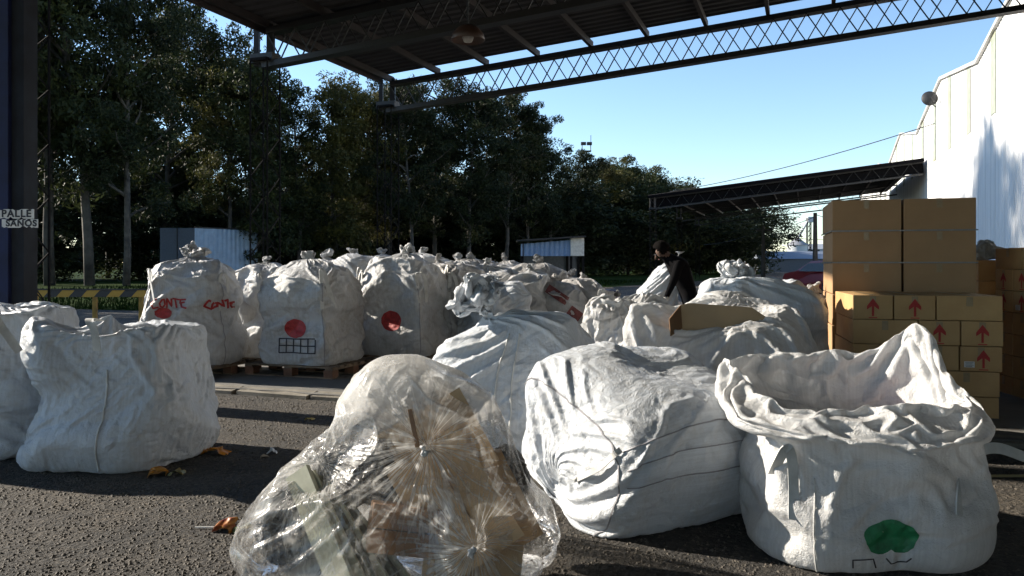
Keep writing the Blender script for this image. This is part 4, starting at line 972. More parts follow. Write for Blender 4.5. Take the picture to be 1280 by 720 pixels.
def clear_bag():
    c0=Vector((-.50,3.58,0)); e=empty('plastic_bag',tuple(c0),0,'large clear plastic bag stuffed with cardboard in the front foreground','plastic bag')
    v=vring
    rows=[v((0,0,.02),.3,.25,0,3),v((0,0,.006),.52,.40,0,3),v((0,0,.09),.69,.52,0,3,0,0),v((.0,0,.22),.68,.53,0,2.8),v((.03,0,.38),.60,.49,0,2.6),v((.05,.0,.54),.50,.41,0,2.5),v((.06,.02,.68),.39,.33,0,2.4),v((.05,.04,.78),.34,.26,0,2.8),v((.05,.05,.865),.25,.18,0,2.6),v((.06,.05,.90),.13,.09,0,2.2),v((.08,.05,.915),.01,.01,0,2)]
    T,A=rings(rows,101,190); T=T+normals(T)*(nz(T,.5,101)*.03+(.3-np.abs(nz(T,.45,104)))*.045)[...,None]
    T=bump(T,(-.72,-.1,.1),.18,(-.02,0,.02)); T=bump(T,(-.05,-.05,.86),.12,(-.03,-.02,.05)); T=bump(T,(.62,-.2,.5),.2,(-.0,0,0))
    for k,r in KN:
        kk=np.array(Vector(k)-c0); d=T-kk; rr=np.sqrt((d**2).sum(-1)); an=np.arctan2(d[...,2],d[...,0]); N=normals(T)
        g=np.random.RandomState(int(r*1000)); w=sum(np.abs(np.sin(an*f/2+g.uniform(0,6))) for f in (7,11,16))/3-.6
        T=T+N*(-.05*np.exp(-(rr/.05)**2)+.05*w*np.exp(-rr/.16)*np.clip(rr/.03,0,1))[...,None]
    T[...,2]=np.maximum(T[...,2],.005)
    P=drape(T,1.035,1.03,-.02,.03,it=(120,60),seed=101,floor=.004,bend=.12,amp=.008,hold=.4)
    m=film_mat(c0); Q=crinkle(P,.0028,.3,101,3)
    o=fabric('film',Q,m,e,sub=0)
    # milkier gathered top and left shoulder: folded layers plus painted sunlit brightness
    nv,nu=Q.shape[:2]; z=Q[...,2]; x=Q[...,0]
    mk=.62*np.clip((z-.58)/.20,0,1)*(.8+.5*nz(Q,.22,7))+.35*np.exp(-((x+.50+.75*(z-.35))/.10)**2)*np.clip(nz(Q,.2,17)+.6,0,1)+.03*np.clip(nz(Q,.3,27),0,1)
    mk=np.clip(mk,0,.72).reshape(-1); a=o.data.attributes.new('milk','FLOAT','POINT'); arr=np.zeros(len(o.data.vertices),np.float32); arr[:len(mk)]=mk; a.data.foreach_set('value',arr)
    # white tied knots where the film is gathered
    for k,r in KN[:2]:
        kk=Vector(k)-c0; mb=MB(); g=random.Random(int(r*100))
        for q in range(5):
            an=g.uniform(0,6.28); mb.tube([kk,kk+Vector((math.cos(an)*.014,-.014,math.sin(an)*.014)),kk+Vector((math.cos(an+.6)*.024,-.012,math.sin(an+.6)*.024))],[.008,.009,.004],7)
        mb.build('film_knot',M['bagopen'],e,smooth=True)
    # contents
    def sheet(name,label,px,D,z,size,rot,mt,cat='cardboard'):
        s=empty(name,(gx(px,D),D,z),0,label,cat); s.rotation_euler=tuple(R(a) for a in rot)
        return s
    M['card2']=simple('tan_cardboard_sheet',(.62,.43,.25),.8,var=.12,scale=4,bump=.2,bscale=25)
    M['card3']=simple('brown_cardboard',(.34,.19,.10),.6,var=.2,scale=4)
    M['lam']=simple('pale_green_edge',(.50,.50,.38),.6,var=.2,scale=9)
    M['lam2']=simple('green_grey_board',(.16,.16,.12),.6,var=.2,scale=9)
    M['dark']=woven('dark_crumpled_film',col=(.07,.07,.075),dirt=(.16,.15,.14),dirty=.5,trans=0.,bump=.8,gloss=.25)
    def panel(name,label,px,py,D,w,h,rot,mt,cut=None,th=.006):
        p=at(px,py,D); s=empty(name,tuple(p),0,label,'cardboard'); s.rotation_euler=tuple(R(a) for a in rot)
        n=14; g=np.linspace(-.5,.5,n); X,Z=np.meshgrid(g*w,g*h); Y=.012*np.sin(X*9+Z*5)
        fr=np.stack([X,Y,Z],-1); b=fr+np.array([0,th,0]); mb=MB(); mb.grid(fr); k=len(mb.v); mb.v+= [tuple(q) for q in b.reshape(-1,3)]
        for i in range(n-1):
            for j in range(n-1): q=k+i*n+j; mb.f.append((q,q+n,q+n+1,q+1))
        for i in range(n-1):
            for a_,b_ in ((i,i+1),((n-1)*n+i+1,(n-1)*n+i)): mb.f.append((a_,a_+k,b_+k,b_))
            for a_,b_ in (((i+1)*n,i*n),(i*n+n-1,(i+1)*n+n-1)): mb.f.append((a_,a_+k,b_+k,b_))
        mb.build('panel',M[mt],s); return s
    s=panel('cardboard_sheet','large tan cardboard sheet between the two gathered knots',566,628,3.31,.36,.54,(-24,-34,4),'card2')
    MB().box((.03,-.006,.05),(.006,.006,.50)).build('crease',M['card_dark'],s)
    panel('cardboard_sheet','tan cardboard sheet behind the upper gathered knot',545,560,3.42,.42,.36,(-24,-30,5),'card2')
    panel('cardboard_sheet','tan cardboard sheet at the right side of the clear bag',630,625,3.42,.17,.40,(-16,-26,10),'card2')
    panel('cardboard_sheet','tan cardboard sheet low in front beneath the lower knot',590,712,3.24,.40,.24,(-12,6,0),'card2')
    # small brown box
    p=at(506,664,3.22); b=empty('cardboard_box',tuple(p),0,'small shiny brown cardboard box low in the clear bag','cardboard box'); b.rotation_euler=(R(-10),R(10),R(12))
    MB().box((0,.07,0),(.28,.16,.19)).build('carton',M['card3'],b,bevel=.006); MB().box((0,-.0125,.0),(.27,.002,.004)).build('flap_gap',M['dark'],b)
    # stick
    p=at(517,535,3.33); s=empty('wood_stick',tuple(p),0,'thin reddish brown strip poking up above the upper knot','strip'); s.rotation_euler=(R(-15),R(-14),0)
    MB().box((0,0,0),(.018,.01,.16)).build('strip',M['card3'],s,bevel=.002)
    # stack of long pale-edged boards leaning left to the front
    g=random.Random(4)
    bl=['frontmost','second','third','fourth','fifth','rearmost']
    for i in range(6):
        a=at(372+i*9,590+i*7,3.34+.015*i); bb=at(432+i*17,742+i*2,3.10+.02*i)
        bb=a+(bb-a)*1.0
        if bb.z<.02: bb=a.lerp(bb,(a.z-.02)/(a.z-bb.z))
        s=empty('board_strip',tuple((a+bb)/2),0,'long pale edged board slanting down in the clear bag, %s of the stack'%bl[i],'board','slanting boards in the clear bag')
        d=(bb-a)/2; MB().bar(-d,d,.016 if i%2 else .026,.11,up=(.3,.2,1)).build('board',M['lam'] if i in(0,1,3,5) else M['lam2'],s)
    def wad(name,label,px,py,D,rx,ry,rz_,seed,mt):
        p=at(px,py,D); s=empty(name,tuple(p),0,label,'plastic film')
        T,_=rings([v((0,0,-rz_),.02,.02,0,2),v((0,0,-rz_*.8),rx*.7,ry*.7,0,2.4),v((0,0,0),rx,ry,0,2.4),v((0,0,rz_*.8),rx*.7,ry*.7,0,2.4),v((0,0,rz_),.02,.02,0,2)],41,80)
        T=T+normals(T)*(nz(T,.2,seed)*.03)[...,None]; Pw=drape(T,1.2,1.2,-.05,.04,it=(60,40),seed=seed,amp=.02,g=0); 
        Pw[...,2]=np.maximum(Pw[...,2],-p.z+.012)
        fabric('film',crinkle(Pw,.012,.15,seed),M[mt],s,sub=0)
    wad('crumpled_film','dark crumpled film left of the upper gathered knot',460,590,3.55,.22,.18,.15,3,'dark')
    wad('crumpled_film','dark crumpled film at the lower left corner of the clear bag',378,660,3.62,.17,.18,.13,8,'dark')
    wad('crumpled_film','dark crumpled film at the right below the tan sheets',615,600,3.66,.13,.13,.13,9,'dark')
    0 and wad('crumpled_film','x',510,700,3.6,.30,.16,.16,10,'dark')
    wad('crumpled_film','pale crumpled film at the top of the clear bag',528,505,3.66,.12,.10,.12,12,'bagopen')
clear_bag()
# ------------------------------------------------------------------ cartons
def carton_mat():
    m,nt,N,L=mat('carton_board'); tc=N('ShaderNodeTexCoord'); oi=N('ShaderNodeObjectInfo')
    no=N('ShaderNodeTexNoise',inp={'Scale':4.,'Detail':6,'Roughness':.6}); L(tc.outputs['Object'],no.inputs['Vector'])
    ad=N('ShaderNodeMath',operation='MULTIPLY_ADD'); L(oi.outputs['Random'],ad.inputs[0]); ad.inputs[1].default_value=.25; L(no.outputs['Fac'],ad.inputs[2])
    cr=N('ShaderNodeValToRGB'); ramp(cr,[(.35,(.40,.238,.100)),(.9,(.53,.338,.150))]); L(ad.outputs[0],cr.inputs['Fac'])
    wv=N('ShaderNodeTexWave',inp={'Scale':60.,'Distortion':0.}); L(tc.outputs['Object'],wv.inputs['Vector'])
    bu=N('ShaderNodeBump',inp={'Strength':.06,'Distance':.002}); L(wv.outputs['Fac'],bu.inputs['Height'])
    b=N('ShaderNodeBsdfPrincipled',inp={'Roughness':.75}); L(cr.outputs[0],b.inputs['Base Color']); L(bu.outputs[0],b.inputs['Normal']); o=N('ShaderNodeOutputMaterial'); L(b.outputs[0],o.inputs[0]); return m
MC=carton_mat(); MTAPE=simple('brown_tape',(.36,.26,.14),.3); MLAB=simple('paper_label',(.7,.7,.68),.6)
MC2=simple('brown_carton_board',(.38,.235,.12),.75,var=.06,scale=3)
def carton(name_label, p, rz, w, d, h, arrow=None, label_patch=None, group=None, jit=0, mt=None):
    g=random.Random(int(p[0]*999+p[2]*77)); e=empty('cardboard_box',(p[0],p[1],p[2]),rz+R(g.uniform(-jit,jit)),name_label,'cardboard box',group)
    MB().box((w/2,d/2,h/2),(w-.006,d-.006,h-.004)).build('carton',mt or MC,e,bevel=.006)
    MB().box((w/2,d/2,h+.0005),(.05,d-.03,.001)).build('tape',MTAPE,e)
    MB().box((w/2,-.0005,h-.05),(.05,.002,.08)).build('tape',MTAPE,e)
    MB().box((w/2,d/2,h-.0012),(.004,d-.02,.0024)).build('flap_gap',M['black_ink'],e)
    if arrow is not None:
        s=h*.36; cx=w*arrow; cz=h*.5; y=-.0022
        q=[(-.16,-1),(.16,-1),(.16,.1),(.85,-.28),(.85,.12),(0,1.),(-.85,.12),(-.85,-.28),(-.16,.1)]
        vs=[(cx+a*s*.75,y,cz+b*s) for a,b in q]+[(cx+a*s*.75,y+.004,cz+b*s) for a,b in q]
        MB().add(vs,[(0,1,2,8),(2,3,4,5),(2,5,8),(8,5,6,7)]).build('arrow_mark',M['red_ink'],e)
        MB().box((cx,y,cz-s*1.17),(.07,.001,.008)).build('arrow_bar',M['red_ink'],e)
    if label_patch: 
        a,b=label_patch; l=MB().box((w*a,-.0022,h*b),(.08,.002,.05)).build('paper_label',MLAB,e)
        mb=MB()
        for k in range(4): mb.box((w*a-.004*(k%2),-.0036,h*b+.016-.011*k),(.062-.01*(k%2),.001,.003))
        mb.build('label_print',M['black_ink'],l)
    return e
M['red_ink']=simple('red_ink',(.45,.03,.025),.6)
PH=R(-14); A0=Vector((2.98,7.0,0)); dx=Vector((math.cos(PH),math.sin(PH),0)); H=.213; WW=1.18
def low(s,r,w,label,arrow=None,lp=None,off=0): p=A0+dx*s; carton(label,(p.x,p.y,.012+r*(H+.001)),PH,w,1.02,H,arrow,lp,'arrow printed cartons in the lit low stack',.7)
low(0,4,.33,'top row carton with a red arrow at the left corner of the low stack',.5)
low(.335,4,.33,'top row carton with a red arrow in the middle of the low stack',.5)
low(.67,4,.51,'long plain carton without arrow at the right end of the top row')
low(0,3,.525,'long plain carton in the second row from the top under the two arrow cartons')
low(.53,3,.325,'second row carton with a red arrow left of centre beside the right end',.5,(.12,.3))
low(.86,3,.325,'second row carton with a red arrow at the right end of the low stack',.5)
low(0,2,.525,'long plain carton in the third row from the top, mostly behind the open bag')
low(.53,2,.315,'third row carton with a red arrow partly covered by the flap of the open bag',.4)
low(.85,2,.325,'third row carton with a red arrow and a white paper label',.55,(.22,.28))
low(0,1,.64,'carton hidden low behind the open bag in the fourth row'); low(.645,1,.51,'plain carton in the fourth row at the right end of the low stack')
low(0,0,.64,'carton hidden low behind the open bag in the bottom row'); low(.645,0,.505,'plain carton in the bottom row at the right end of the low stack')
PH2=R(-16.5); B0=Vector((3.225,8.06,0)); d2=Vector((math.cos(PH2),math.sin(PH2),0)); h2=.316
nm=['bottom','middle','top']
for r in range(6):
    for cidx in range(2):
        p=B0+d2*(cidx*.655)
        if r<3: lb='tall stack carton hidden behind the lit low stack'; z=.10+r*(h2)
        else: lb='large plain carton of the tall stack, %s visible row, %s column'%(nm[r-3],'left' if cidx==0 else 'right'); z=.10+r*h2
        carton(lb,(p.x,p.y,z),PH2,.64,1.15,h2-.004,None,None,'large plain cartons of the tall stack',.6,MC2)
pe=pallet((B0.x+.66,B0.y+.5),PH2,'wooden pallet under the tall stack of plain cartons',1.34,1.15,-.035)
MSTR=simple('clear_strap',(.25,.25,.25),.3)
for i,z in enumerate((.10+4*h2,.10+5*h2)):
    s=empty('packing_strap',(B0.x,B0.y,z),PH2,'thin strap round the tall carton stack, %s of two'%('lower' if i==0 else 'upper'),'strap')
    MB().box((.648,-.008,0),(1.32,.004,.014)).build('strap_front',MSTR,s); MB().box((-.008,.575,0),(.004,1.17,.014)).build('strap_side',MSTR,s)
# stack at the right edge
PH3=R(-94.6); C0=Vector((4.98,8.25,0)); d3=Vector((math.cos(PH3),math.sin(PH3),0))
rn=['bottom','second','third','fourth','fifth','sixth','top']
for r in range(7):
    for q in range(3):
        if r==6 and q>1: continue
        p=C0+d3*(q*.335 if r<6 else q*.5)
        carton('carton in the shaded stack at the right edge, %s row, %s from the left'%(rn[r],['first','second','third'][q]),(p.x,p.y,.015+r*.214),PH3,.33 if r<6 else .49,.6,.212,.5 if r in(4,5) else None,(.3,.25) if r==4 else None,'cartons of the shaded stack at the right edge')
# dark carton further back with crumpled film on it
for r in range(6): 
    p=Vector((5.1,8.75,.015+r*.23)); carton('dim carton between the low stack and the shaded stack, %s of its column'%rn[r].replace('sixth','top'),p,R(-8),.50,.5,.228,None,None,'dim cartons in the narrow column')
e=empty('crumpled_film',(5.30,8.95,1.40),0,'crumpled clear film and dark scraps on top of the dim carton column','plastic film')
T,_=rings([vring((0,0,0),.12,.1,0,2.4),vring((0,0,.03),.2,.16,0,2.4),vring((0,0,.12),.16,.12,0,2.4),vring((0,0,.2),.02,.02,0,2)],31,60); T=T+normals(T)*(nz(T,.2,4)*.04)[...,None]
fabric('film',crinkle(drape(T,1.2,1.2,-.04,.05,it=(60,30),seed=4,amp=.02,g=0),.012,.12,4),M['bagmid'],e,sub=0)

# ------------------------------------------------------------------ barrier, column, sign
def barrier():
    y=13.6; x0=gx(43,y); x1=gx(182,y); z=EYE-.037*y; w=.115
    e=empty('barrier',((x0+x1)/2,y,0),0,'low barrier painted in black and yellow diagonal stripes in front of the lawn','barrier'); h=(x1-x0)/2
    m,nt,N,L=mat('hazard_stripes'); tc=N('ShaderNodeTexCoord'); sp=N('ShaderNodeSeparateXYZ'); L(tc.outputs['Object'],sp.inputs[0])
    a=N('ShaderNodeMath',operation='MULTIPLY_ADD'); L(sp.outputs[2],a.inputs[0]); a.inputs[1].default_value=-.9; L(sp.outputs[0],a.inputs[2])
    f=N('ShaderNodeMath',operation='MULTIPLY'); L(a.outputs[0],f.inputs[0]); f.inputs[1].default_value=2.35; fr=N('ShaderNodeMath',operation='FRACT'); L(f.outputs[0],fr.inputs[0]); g=N('ShaderNodeMath',operation='GREATER_THAN'); g.inputs[1].default_value=.5; L(fr.outputs[0],g.inputs[0])
    mx=N('ShaderNodeMix',data_type='RGBA'); mx.inputs['A'].default_value=(.42,.25,.03,1); mx.inputs['B'].default_value=(.03,.03,.03,1); L(g.outputs[0],mx.inputs['Factor'])
    b=N('ShaderNodeBsdfPrincipled',inp={'Roughness':.6}); L(mx.outputs['Result'],b.inputs['Base Color']); o=N('ShaderNodeOutputMaterial'); L(b.outputs[0],o.inputs[0])
    MB().box((0,0,z),(2*h,.04,w)).build('striped_board',m,e,bevel=.004)
    MB().box((0,-.004,z+w/2+.012),(2*h,.05,.02)).build('top_rail',M['steel'],e)
    ym=simple('faded_yellow_paint',(.36,.22,.03),.6,var=.3)
    for px in (43,117,175): MB().box((gx(px,y)-(x0+x1)/2,.045,(z+.03)/2),(.07,.05,z+.03)).build('post',ym,e,bevel=.004)
barrier()
def column():
    D=8.2; e=empty('column',(-5.09,D,0),0,'blue and grey painted steel column at the left edge of the photo','column')
    bl=simple('blue_paint',(.006,.014,.07),.7,var=.3,scale=3); gr=simple('grey_rusty_paint',(.024,.030,.040),.8,var=.3,scale=4,col2=(.018,.019,.024),spec=.2)
    MB().box((-.10,0,2.75),(.24,.30,5.5)).build('blue_face',bl,e,bevel=.006)
    MB().box((.083,.02,2.75),(.125,.24,5.5)).build('grey_face',gr,e,bevel=.006)
column()
def sign():
    D=7.95; c=at(23,273,D); e=empty('sign',(c.x,c.y,c.z),0,'two torn white paper strips reading PALLE and SANOS on the grey column','sign')
    pm=simple('white_paper',(.75,.75,.73),.8,var=.1)
    def strip(w,h,x,z,rot,torn):
        g=random.Random(torn); n=16; up=[(-w/2+w*i/n,h/2-(g.uniform(0,.018) if g.random()<.5 else 0)) for i in range(n+1)]; dn=[(w/2-w*i/n,-h/2+(g.uniform(0,.02) if g.random()<.4 else 0)) for i in range(n+1)]
        pts=up+dn; m=len(pts); mb=MB(); mb.add([(a+x,0,b+z) for a,b in pts]+[(a+x,.004,b+z) for a,b in pts],[tuple(reversed(range(m))),tuple(range(m,2*m))]+[(i,(i+1)%m,(i+1)%m+m,i+m) for i in range(m)])
        return mb.build('paper_strip',pm,e)
    def txt(s,x,z,size,par):
        txt1(s,x,z,size,par)
    def txt1(s,x,z,size,par):
        cu=bpy.data.curves.new('lettering','FONT'); cu.body=s; cu.size=size; cu.align_x='CENTER'; cu.align_y='CENTER'; cu.extrude=.001; cu.offset=.0035; cu.space_character=1.15
        o=bpy.data.objects.new('lettering',cu); COL.objects.link(o); o.location=(x,-.003,z); o.rotation_euler=(R(90),0,0)
        bpy.context.view_layer.update(); me=bpy.data.meshes.new_from_object(o.evaluated_get(bpy.context.evaluated_depsgraph_get())); bpy.data.objects.remove(o)
        o=bpy.data.objects.new('lettering',me); COL.objects.link(o); o.location=(x,-.003,z); o.rotation_euler=(R(90),0,0); me.materials.clear(); me.materials.append(M['black_ink']); o.parent=par
    s1=strip(.34,.095,-.015,.045,0,3); txt('PALLE',-.02,.045,.10,s1)
    s2=strip(.36,.085,.015,-.05,0,6); txt('SANOS',.03,-.05,.088,s2)
sign()

# ------------------------------------------------------------------ distant things
def box_trailer():
    e=empty('box_trailer',(-25.1,60,0),0,'pale blue ribbed box trailer parked in front of the trees','trailer')
    a=math.atan2(4.5,3.2); L_=5.6; W_=2.6
    sb=simple('pale_blue_sheet',(.26,.36,.46),.5,var=.1,scale=2); db=simple('slate_blue_sheet',(.06,.08,.11),.6,var=.1)
    c=Vector((-23.8,60,0)); dir_=Vector((math.cos(a),math.sin(a),0)); left=Vector((-1,.0,0))
    z0,z1=.85,4.05; p=[c,c+dir_*L_,c+dir_*L_+left*W_,c+left*W_]; o=Vector((-25.1,60,0)); p=[q-o for q in p]
    MB().add([(q.x,q.y,z) for z in (z0,z1) for q in p],[(0,3,2,1),(4,5,6,7),(1,2,6,5),(2,3,7,6)]).build('box_shell',sb,e)
    # ribbed side and plain end
    mb=MB(); n=56
    pts=[]; nn=Vector((dir_.y,-dir_.x,0))
    for i in range(n+1): q=p[0]+dir_*(L_*i/n)+nn*(.04 if (i//2)%2 else .0); pts.append(q)
    mb.v=[(q.x,q.y,z) for z in (z0,z1) for q in pts]; mb.f=[(i,i+1,n+2+i,n+1+i) for i in range(n)]; mb.build('ribbed_side',sb,e)
    q=p[0]; MB().add([(q.x,q.y,z0),(q.x,q.y,z1),(q.x-W_,q.y,z1),(q.x-W_,q.y,z0)],[(0,1,2,3)]).build('end_door',db,e)
    MB().box((q.x-W_/2,q.y-.03,(z0+z1)/2),(.05,.05,z1-z0)).build('door_bar',M['steel'],e)
    MB().bar((p[0].x,p[0].y,z1+.04),(p[1].x,p[1].y,z1+.04),.1,.1).build('roof_edge',M['steel'],e)
    MB().bar(p[0]+dir_*.3+left*1.3+Vector((0,0,.65)),p[1]-dir_*.2+left*1.3+Vector((0,0,.65)),2.0,.3).build('chassis',M['steel'],e)
    rb=simple('tyre_rubber',(.02,.02,.02),.8)
    for s in (.9,2.0,4.6):
        for l in (.15,2.45):
            w=p[0]+dir_*s+left*l+Vector((0,0,.48)); MB().tube([w-left*.15,w+left*.15],.48,18).build('wheel',rb,e,smooth=False)
box_trailer()
def small_shed():
    D=45.; e=empty('shed',(gx(690,D),D,0),0,'small open shed with a blue ribbed fascia and one white panel','shed'); ox=gx(690,D)
    X=lambda px:gx(px,D)-ox; Z=lambda py:EYE+(330-py)/F*D
    bm=simple('blue_ribbed_sheet',(.16,.26,.42),.5,var=.1); wm=simple('cream_panel',(.55,.55,.50),.6,var=.15)
    n=40; mb=MB(); x0,x1=X(651),X(713); zt=lambda x:Z(305)+(Z(300)-Z(305))*(x-x0)/(x1-x0)
    pts=[(x0+(x1-x0)*i/n, .07 if (i//2)%2 else 0) for i in range(n+1)]
    mb.v=[(x,y,Z(320)) for x,y in pts]+[(x,y,zt(x)) for x,y in pts]; mb.f=[(i,i+1,n+2+i,n+1+i) for i in range(n)]; mb.build('ribbed_fascia',bm,e)
    MB().box(((X(713)+X(730))/2,.3,(Z(297)+Z(320))/2),(X(730)-X(713),.8,Z(297)-Z(320))).build('white_panel',wm,e,bevel=.02)
    MB().add([(X(646),-.4,Z(302)),(X(732),-.4,Z(296.5)),(X(732),3.5,Z(296.5)+.05),(X(646),3.5,Z(302)+.05)]+[(X(646),-.4,Z(302)+.08),(X(732),-.4,Z(296.5)+.08),(X(732),3.5,Z(296.5)+.13),(X(646),3.5,Z(302)+.13)],[(3,2,1,0),(4,5,6,7),(0,1,5,4),(1,2,6,5),(2,3,7,6),(3,0,4,7)]).build('roof',M['steel'],e)
    for px in (653,714,729): 
        for y in (.1,3.2): MB().box((X(px),y,Z(303)/2),(.14,.14,Z(303))).build('post',M['lattice'],e)
    MB().box(((X(653)+X(729))/2,3.3,1.2),(X(729)-X(653),.08,2.4)).build('back_wall',simple('grey_sheet',(.10,.11,.12),.7),e)
small_shed()
def mast():
    D=135; x=gx(733,D); e=empty('light_mast',(x,D,0),0,'tall thin mast with two floodlights and an aerial above the trees','mast'); Z=lambda py:EYE+(330-py)/F*D
    MB().tube([(0,0,0),(0,0,Z(190))],[.2,.14],8).build('pole',M['lattice'],e)
    MB().box((0,0,Z(189)),(1.6,1.,.14)).build('platform',M['steel'],e); mb=MB()
    for sx in (-.72,.72): mb.tube([(sx,0,Z(189)),(sx,0,Z(179))],.07,6)
    mb.build('frame',M['steel'],e)
    for sx in (-.5,.5): MB().box((sx,0,Z(179.5)),(.85,.6,.5)).build('floodlight',M['steel'],e,bevel=.04)
    MB().tube([(.75,0,Z(180)),(.75,0,Z(169))],.05,5).build('aerial',M['steel'],e)
mast()
def pole(px,top,D,label,arm=True):
    x=gx(px,D); h=EYE+(330-top)/F*D; e=empty('utility_pole',(x,D,0),0,label,'utility pole','utility poles on the right')
    MB().tube([(0,0,0),(0,0,h)],[.19,.12],10).build('pole',simple('dark_wood_pole',(.05,.05,.05),.8),e)
    if arm: MB().box((0,0,h-.35),(1.2,.1,.1)).build('crossarm',M['steel'],e)
    return Vector((x,D,h))
p1=pole(954,282,62,'thin utility pole standing beside the last trees of the row'); p2=pole(1019,266,52,'thick utility pole just left of the tall cartons',False)
def wire(a,b,sag,label,r=.02):
    a,b=Vector(a),Vector(b); c=(a+b)/2; e=MB(); K=[]
    for i in range(21):
        t=i/20; q=a.lerp(b,t)-Vector((0,0,4*sag*t*(1-t))); K.append(q-c)
    o=e.tube(K,r,5).build('overhead_wire',M['steel'],loc=tuple(c)); tag(o,label,'wire','overhead wires')
wire(p1-Vector((0,0,.3)),p2-Vector((0,0,.25)),.2,'overhead wire rising from the thin pole to the thick pole')
wire(at(880,306,75),p1-Vector((0,0,.3)),.25,'overhead wire reaching the thin pole from the trees on its left')
wire(p1-Vector((0,0,.5)),at(1075,298,52),.3,'lowest overhead wire running behind the thick pole')
wire(p2-Vector((0,0,.1)),at(1075,280,47),.1,'overhead wire leaving the thick pole to the right')
wire(W(-1,46.5,7.),W(15.3,30.5,9.6)+Vector((0,0,-.9)),.35,'single overhead wire climbing over the distant canopy to the warehouse',.025)
def grain_store():
    D=170.; e=empty('grain_silo',(gx(997,D),D,0),0,'pale round grain silo with a cone roof and elevator tower','silo'); Z=lambda py:EYE+(330-py)/F*D; X=lambda px:gx(px,D)-gx(997,D)
    gm=simple('galvanised_silo',(.50,.52,.53),.4,var=.1)
    r=(gx(1009,D)-gx(985,D))/2
    MB().lathe([(r,0),(r,Z(306))],28).build('silo_wall',gm,e,smooth=True); MB().lathe([(r*1.12,Z(306.5)),(r*.15,Z(297.5)),(0,Z(297))],28).build('cone_roof',simple('silo_roof',(.28,.28,.29),.5),e)
    t=MB(); 
    for sx in (-.35,.35):
        for sy in (-.35,.35): t.bar((X(1011)+sx,sy,0),(X(1011)+sx,sy,Z(272)),.16,.16,up=(0,1,0))
    z=1.
    while z<Z(274): t.bar((X(1011)-.35,-.35,z),(X(1011)+.35,-.35,z+1),.1,.1); z+=1.
    t.build('elevator_tower',M['lattice'],e); MB().box((X(1011)+.3,0,Z(274.5)),(1.3,1.1,1.2)).build('elevator_head',gm,e,bevel=.1)
    MB().tube([(X(1010),0,Z(276)),(X(998),0,Z(297))],.22,8).build('spout',gm,e)
    e2=empty('mill_building',(gx(1030,D),D+6,0),0,'long pale mill building with tall dark window slots beside the silo','building')
    wm=simple('pale_mill_wall',(.48,.50,.52),.7,var=.08)
    MB().box((3.,0,Z(311)/2),(14,8,Z(311))).build('wall',wm,e2); MB().add([(-4.2,-4.2,Z(311)),(10.2,-4.2,Z(311)),(10.2,4.2,Z(311)),(-4.2,4.2,Z(311)),(-4.2,0,Z(304)),(10.2,0,Z(304))],[(0,1,5,4),(2,3,4,5),(0,4,3),(1,2,5)]).build('roof',simple('mill_roof',(.36,.38,.4),.6),e2)
    for i in range(9): MB().box((-3.3+i*1.45,-4.02,Z(317)),(.45,.06,1.6)).build('window_slot',M['steel'],e2)
    D=130; e3=empty('long_shed',(gx(1005,D),D,0),0,'long low grey roofed shed in front of the mill building','building')
    MB().box((0,0,1.1),(14,8,2.2)).build('wall',simple('dim_shed_wall',(.15,.16,.17),.8),e3)
    MB().add([(-7.2,-4.3,2.15),(7.2,-4.3,2.15),(7.2,4.3,2.15),(-7.2,4.3,2.15),(-7.2,0,3.4),(7.2,0,3.4)],[(0,1,5,4),(2,3,4,5),(0,4,3),(1,2,5)]).build('roof',simple('blue_grey_roof',(.20,.23,.28),.6),e3)
grain_store()
def car():
    D=36.; x=gx(1031,D); e=empty('parked_car',(x,D,0),R(14),'dark red hatchback car parked far off beside the tall cartons','car')
    red=simple('dark_red_car_paint',(.13,.008,.012),.3,var=.05); gl=simple('car_glass',(.10,.12,.14),.08,var=.05); rb=simple('car_tyre',(.02,.02,.02),.8); tl=simple('tail_light',(.45,.02,.02),.2)
    prof=[(-2.0,.35),(-2.05,.75),(-1.95,.95),(-1.55,1.38),(-.9,1.47),(.2,1.45),(.95,1.0),(1.85,.85),(2.0,.6),(2.0,.3)]
    n=len(prof); mb=MB(); 
    S=[(-.80,.72),(-.85,1),(.85,1),(.80,.72)]
    for sx,k in ((-.84,0),(-.74,1),(.74,1),(.84,0)):
        for (y,z) in prof:
            xx=sx if k==0 else sx
            w=(.84 if z<1.0 else .84-.28*(z-1.0)/.47); mb.v.append((math.copysign(w if k==0 else w-.07,sx),y,z+(0 if k==0 else .03*(z>.9))))
    for q in range(3):
        for i in range(n-1): mb.f.append((q*n+i,q*n+i+1,(q+1)*n+i+1,(q+1)*n+i))
        mb.f.append((q*n,(q+1)*n,(q+1)*n+n-1,q*n+n-1))
    mb.f.append(tuple(range(n))); mb.f.append(tuple(reversed(range(3*n,4*n))))
    b=mb.build('body',red,e,smooth=False)
    m2=b.modifiers.new('bev','BEVEL'); m2.width=.05; m2.segments=2
    MB().add([(-.60,-1.97,1.02),(.60,-1.97,1.02),(.52,-1.63,1.38),(-.52,-1.63,1.38)],[(0,1,2,3)]).build('rear_window',gl,e)
    for s in (-1,1):
        MB().add([(s*.835,-1.3,1.02),(s*.835,.75,1.02),(s*.745,.15,1.38),(s*.745,-1.1,1.40)],[(0,1,2,3)]).build('side_window',gl,e)
        MB().box((s*.74,-2.02,.88),(.18,.1,.26)).build('tail_light',tl,e,bevel=.02)
        for y in (-1.3,1.3):
            w=MB().tube([(s*.72,y,.31),(s*.87,y,.31)],.31,20).build('wheel',rb,e); MB().tube([(s*.86,y,.31),(s*.885,y,.31)],.18,16).build('rim',simple('alloy_rim',(.4,.4,.4),.3,metal=.8),w)
    MB().box((0,-2.06,.62),(.5,.03,.12)).build('number_plate',MLAB,e); MB().box((0,-2.08,.45),(1.6,.12,.22)).build('bumper',red,e,bevel=.04)
car()
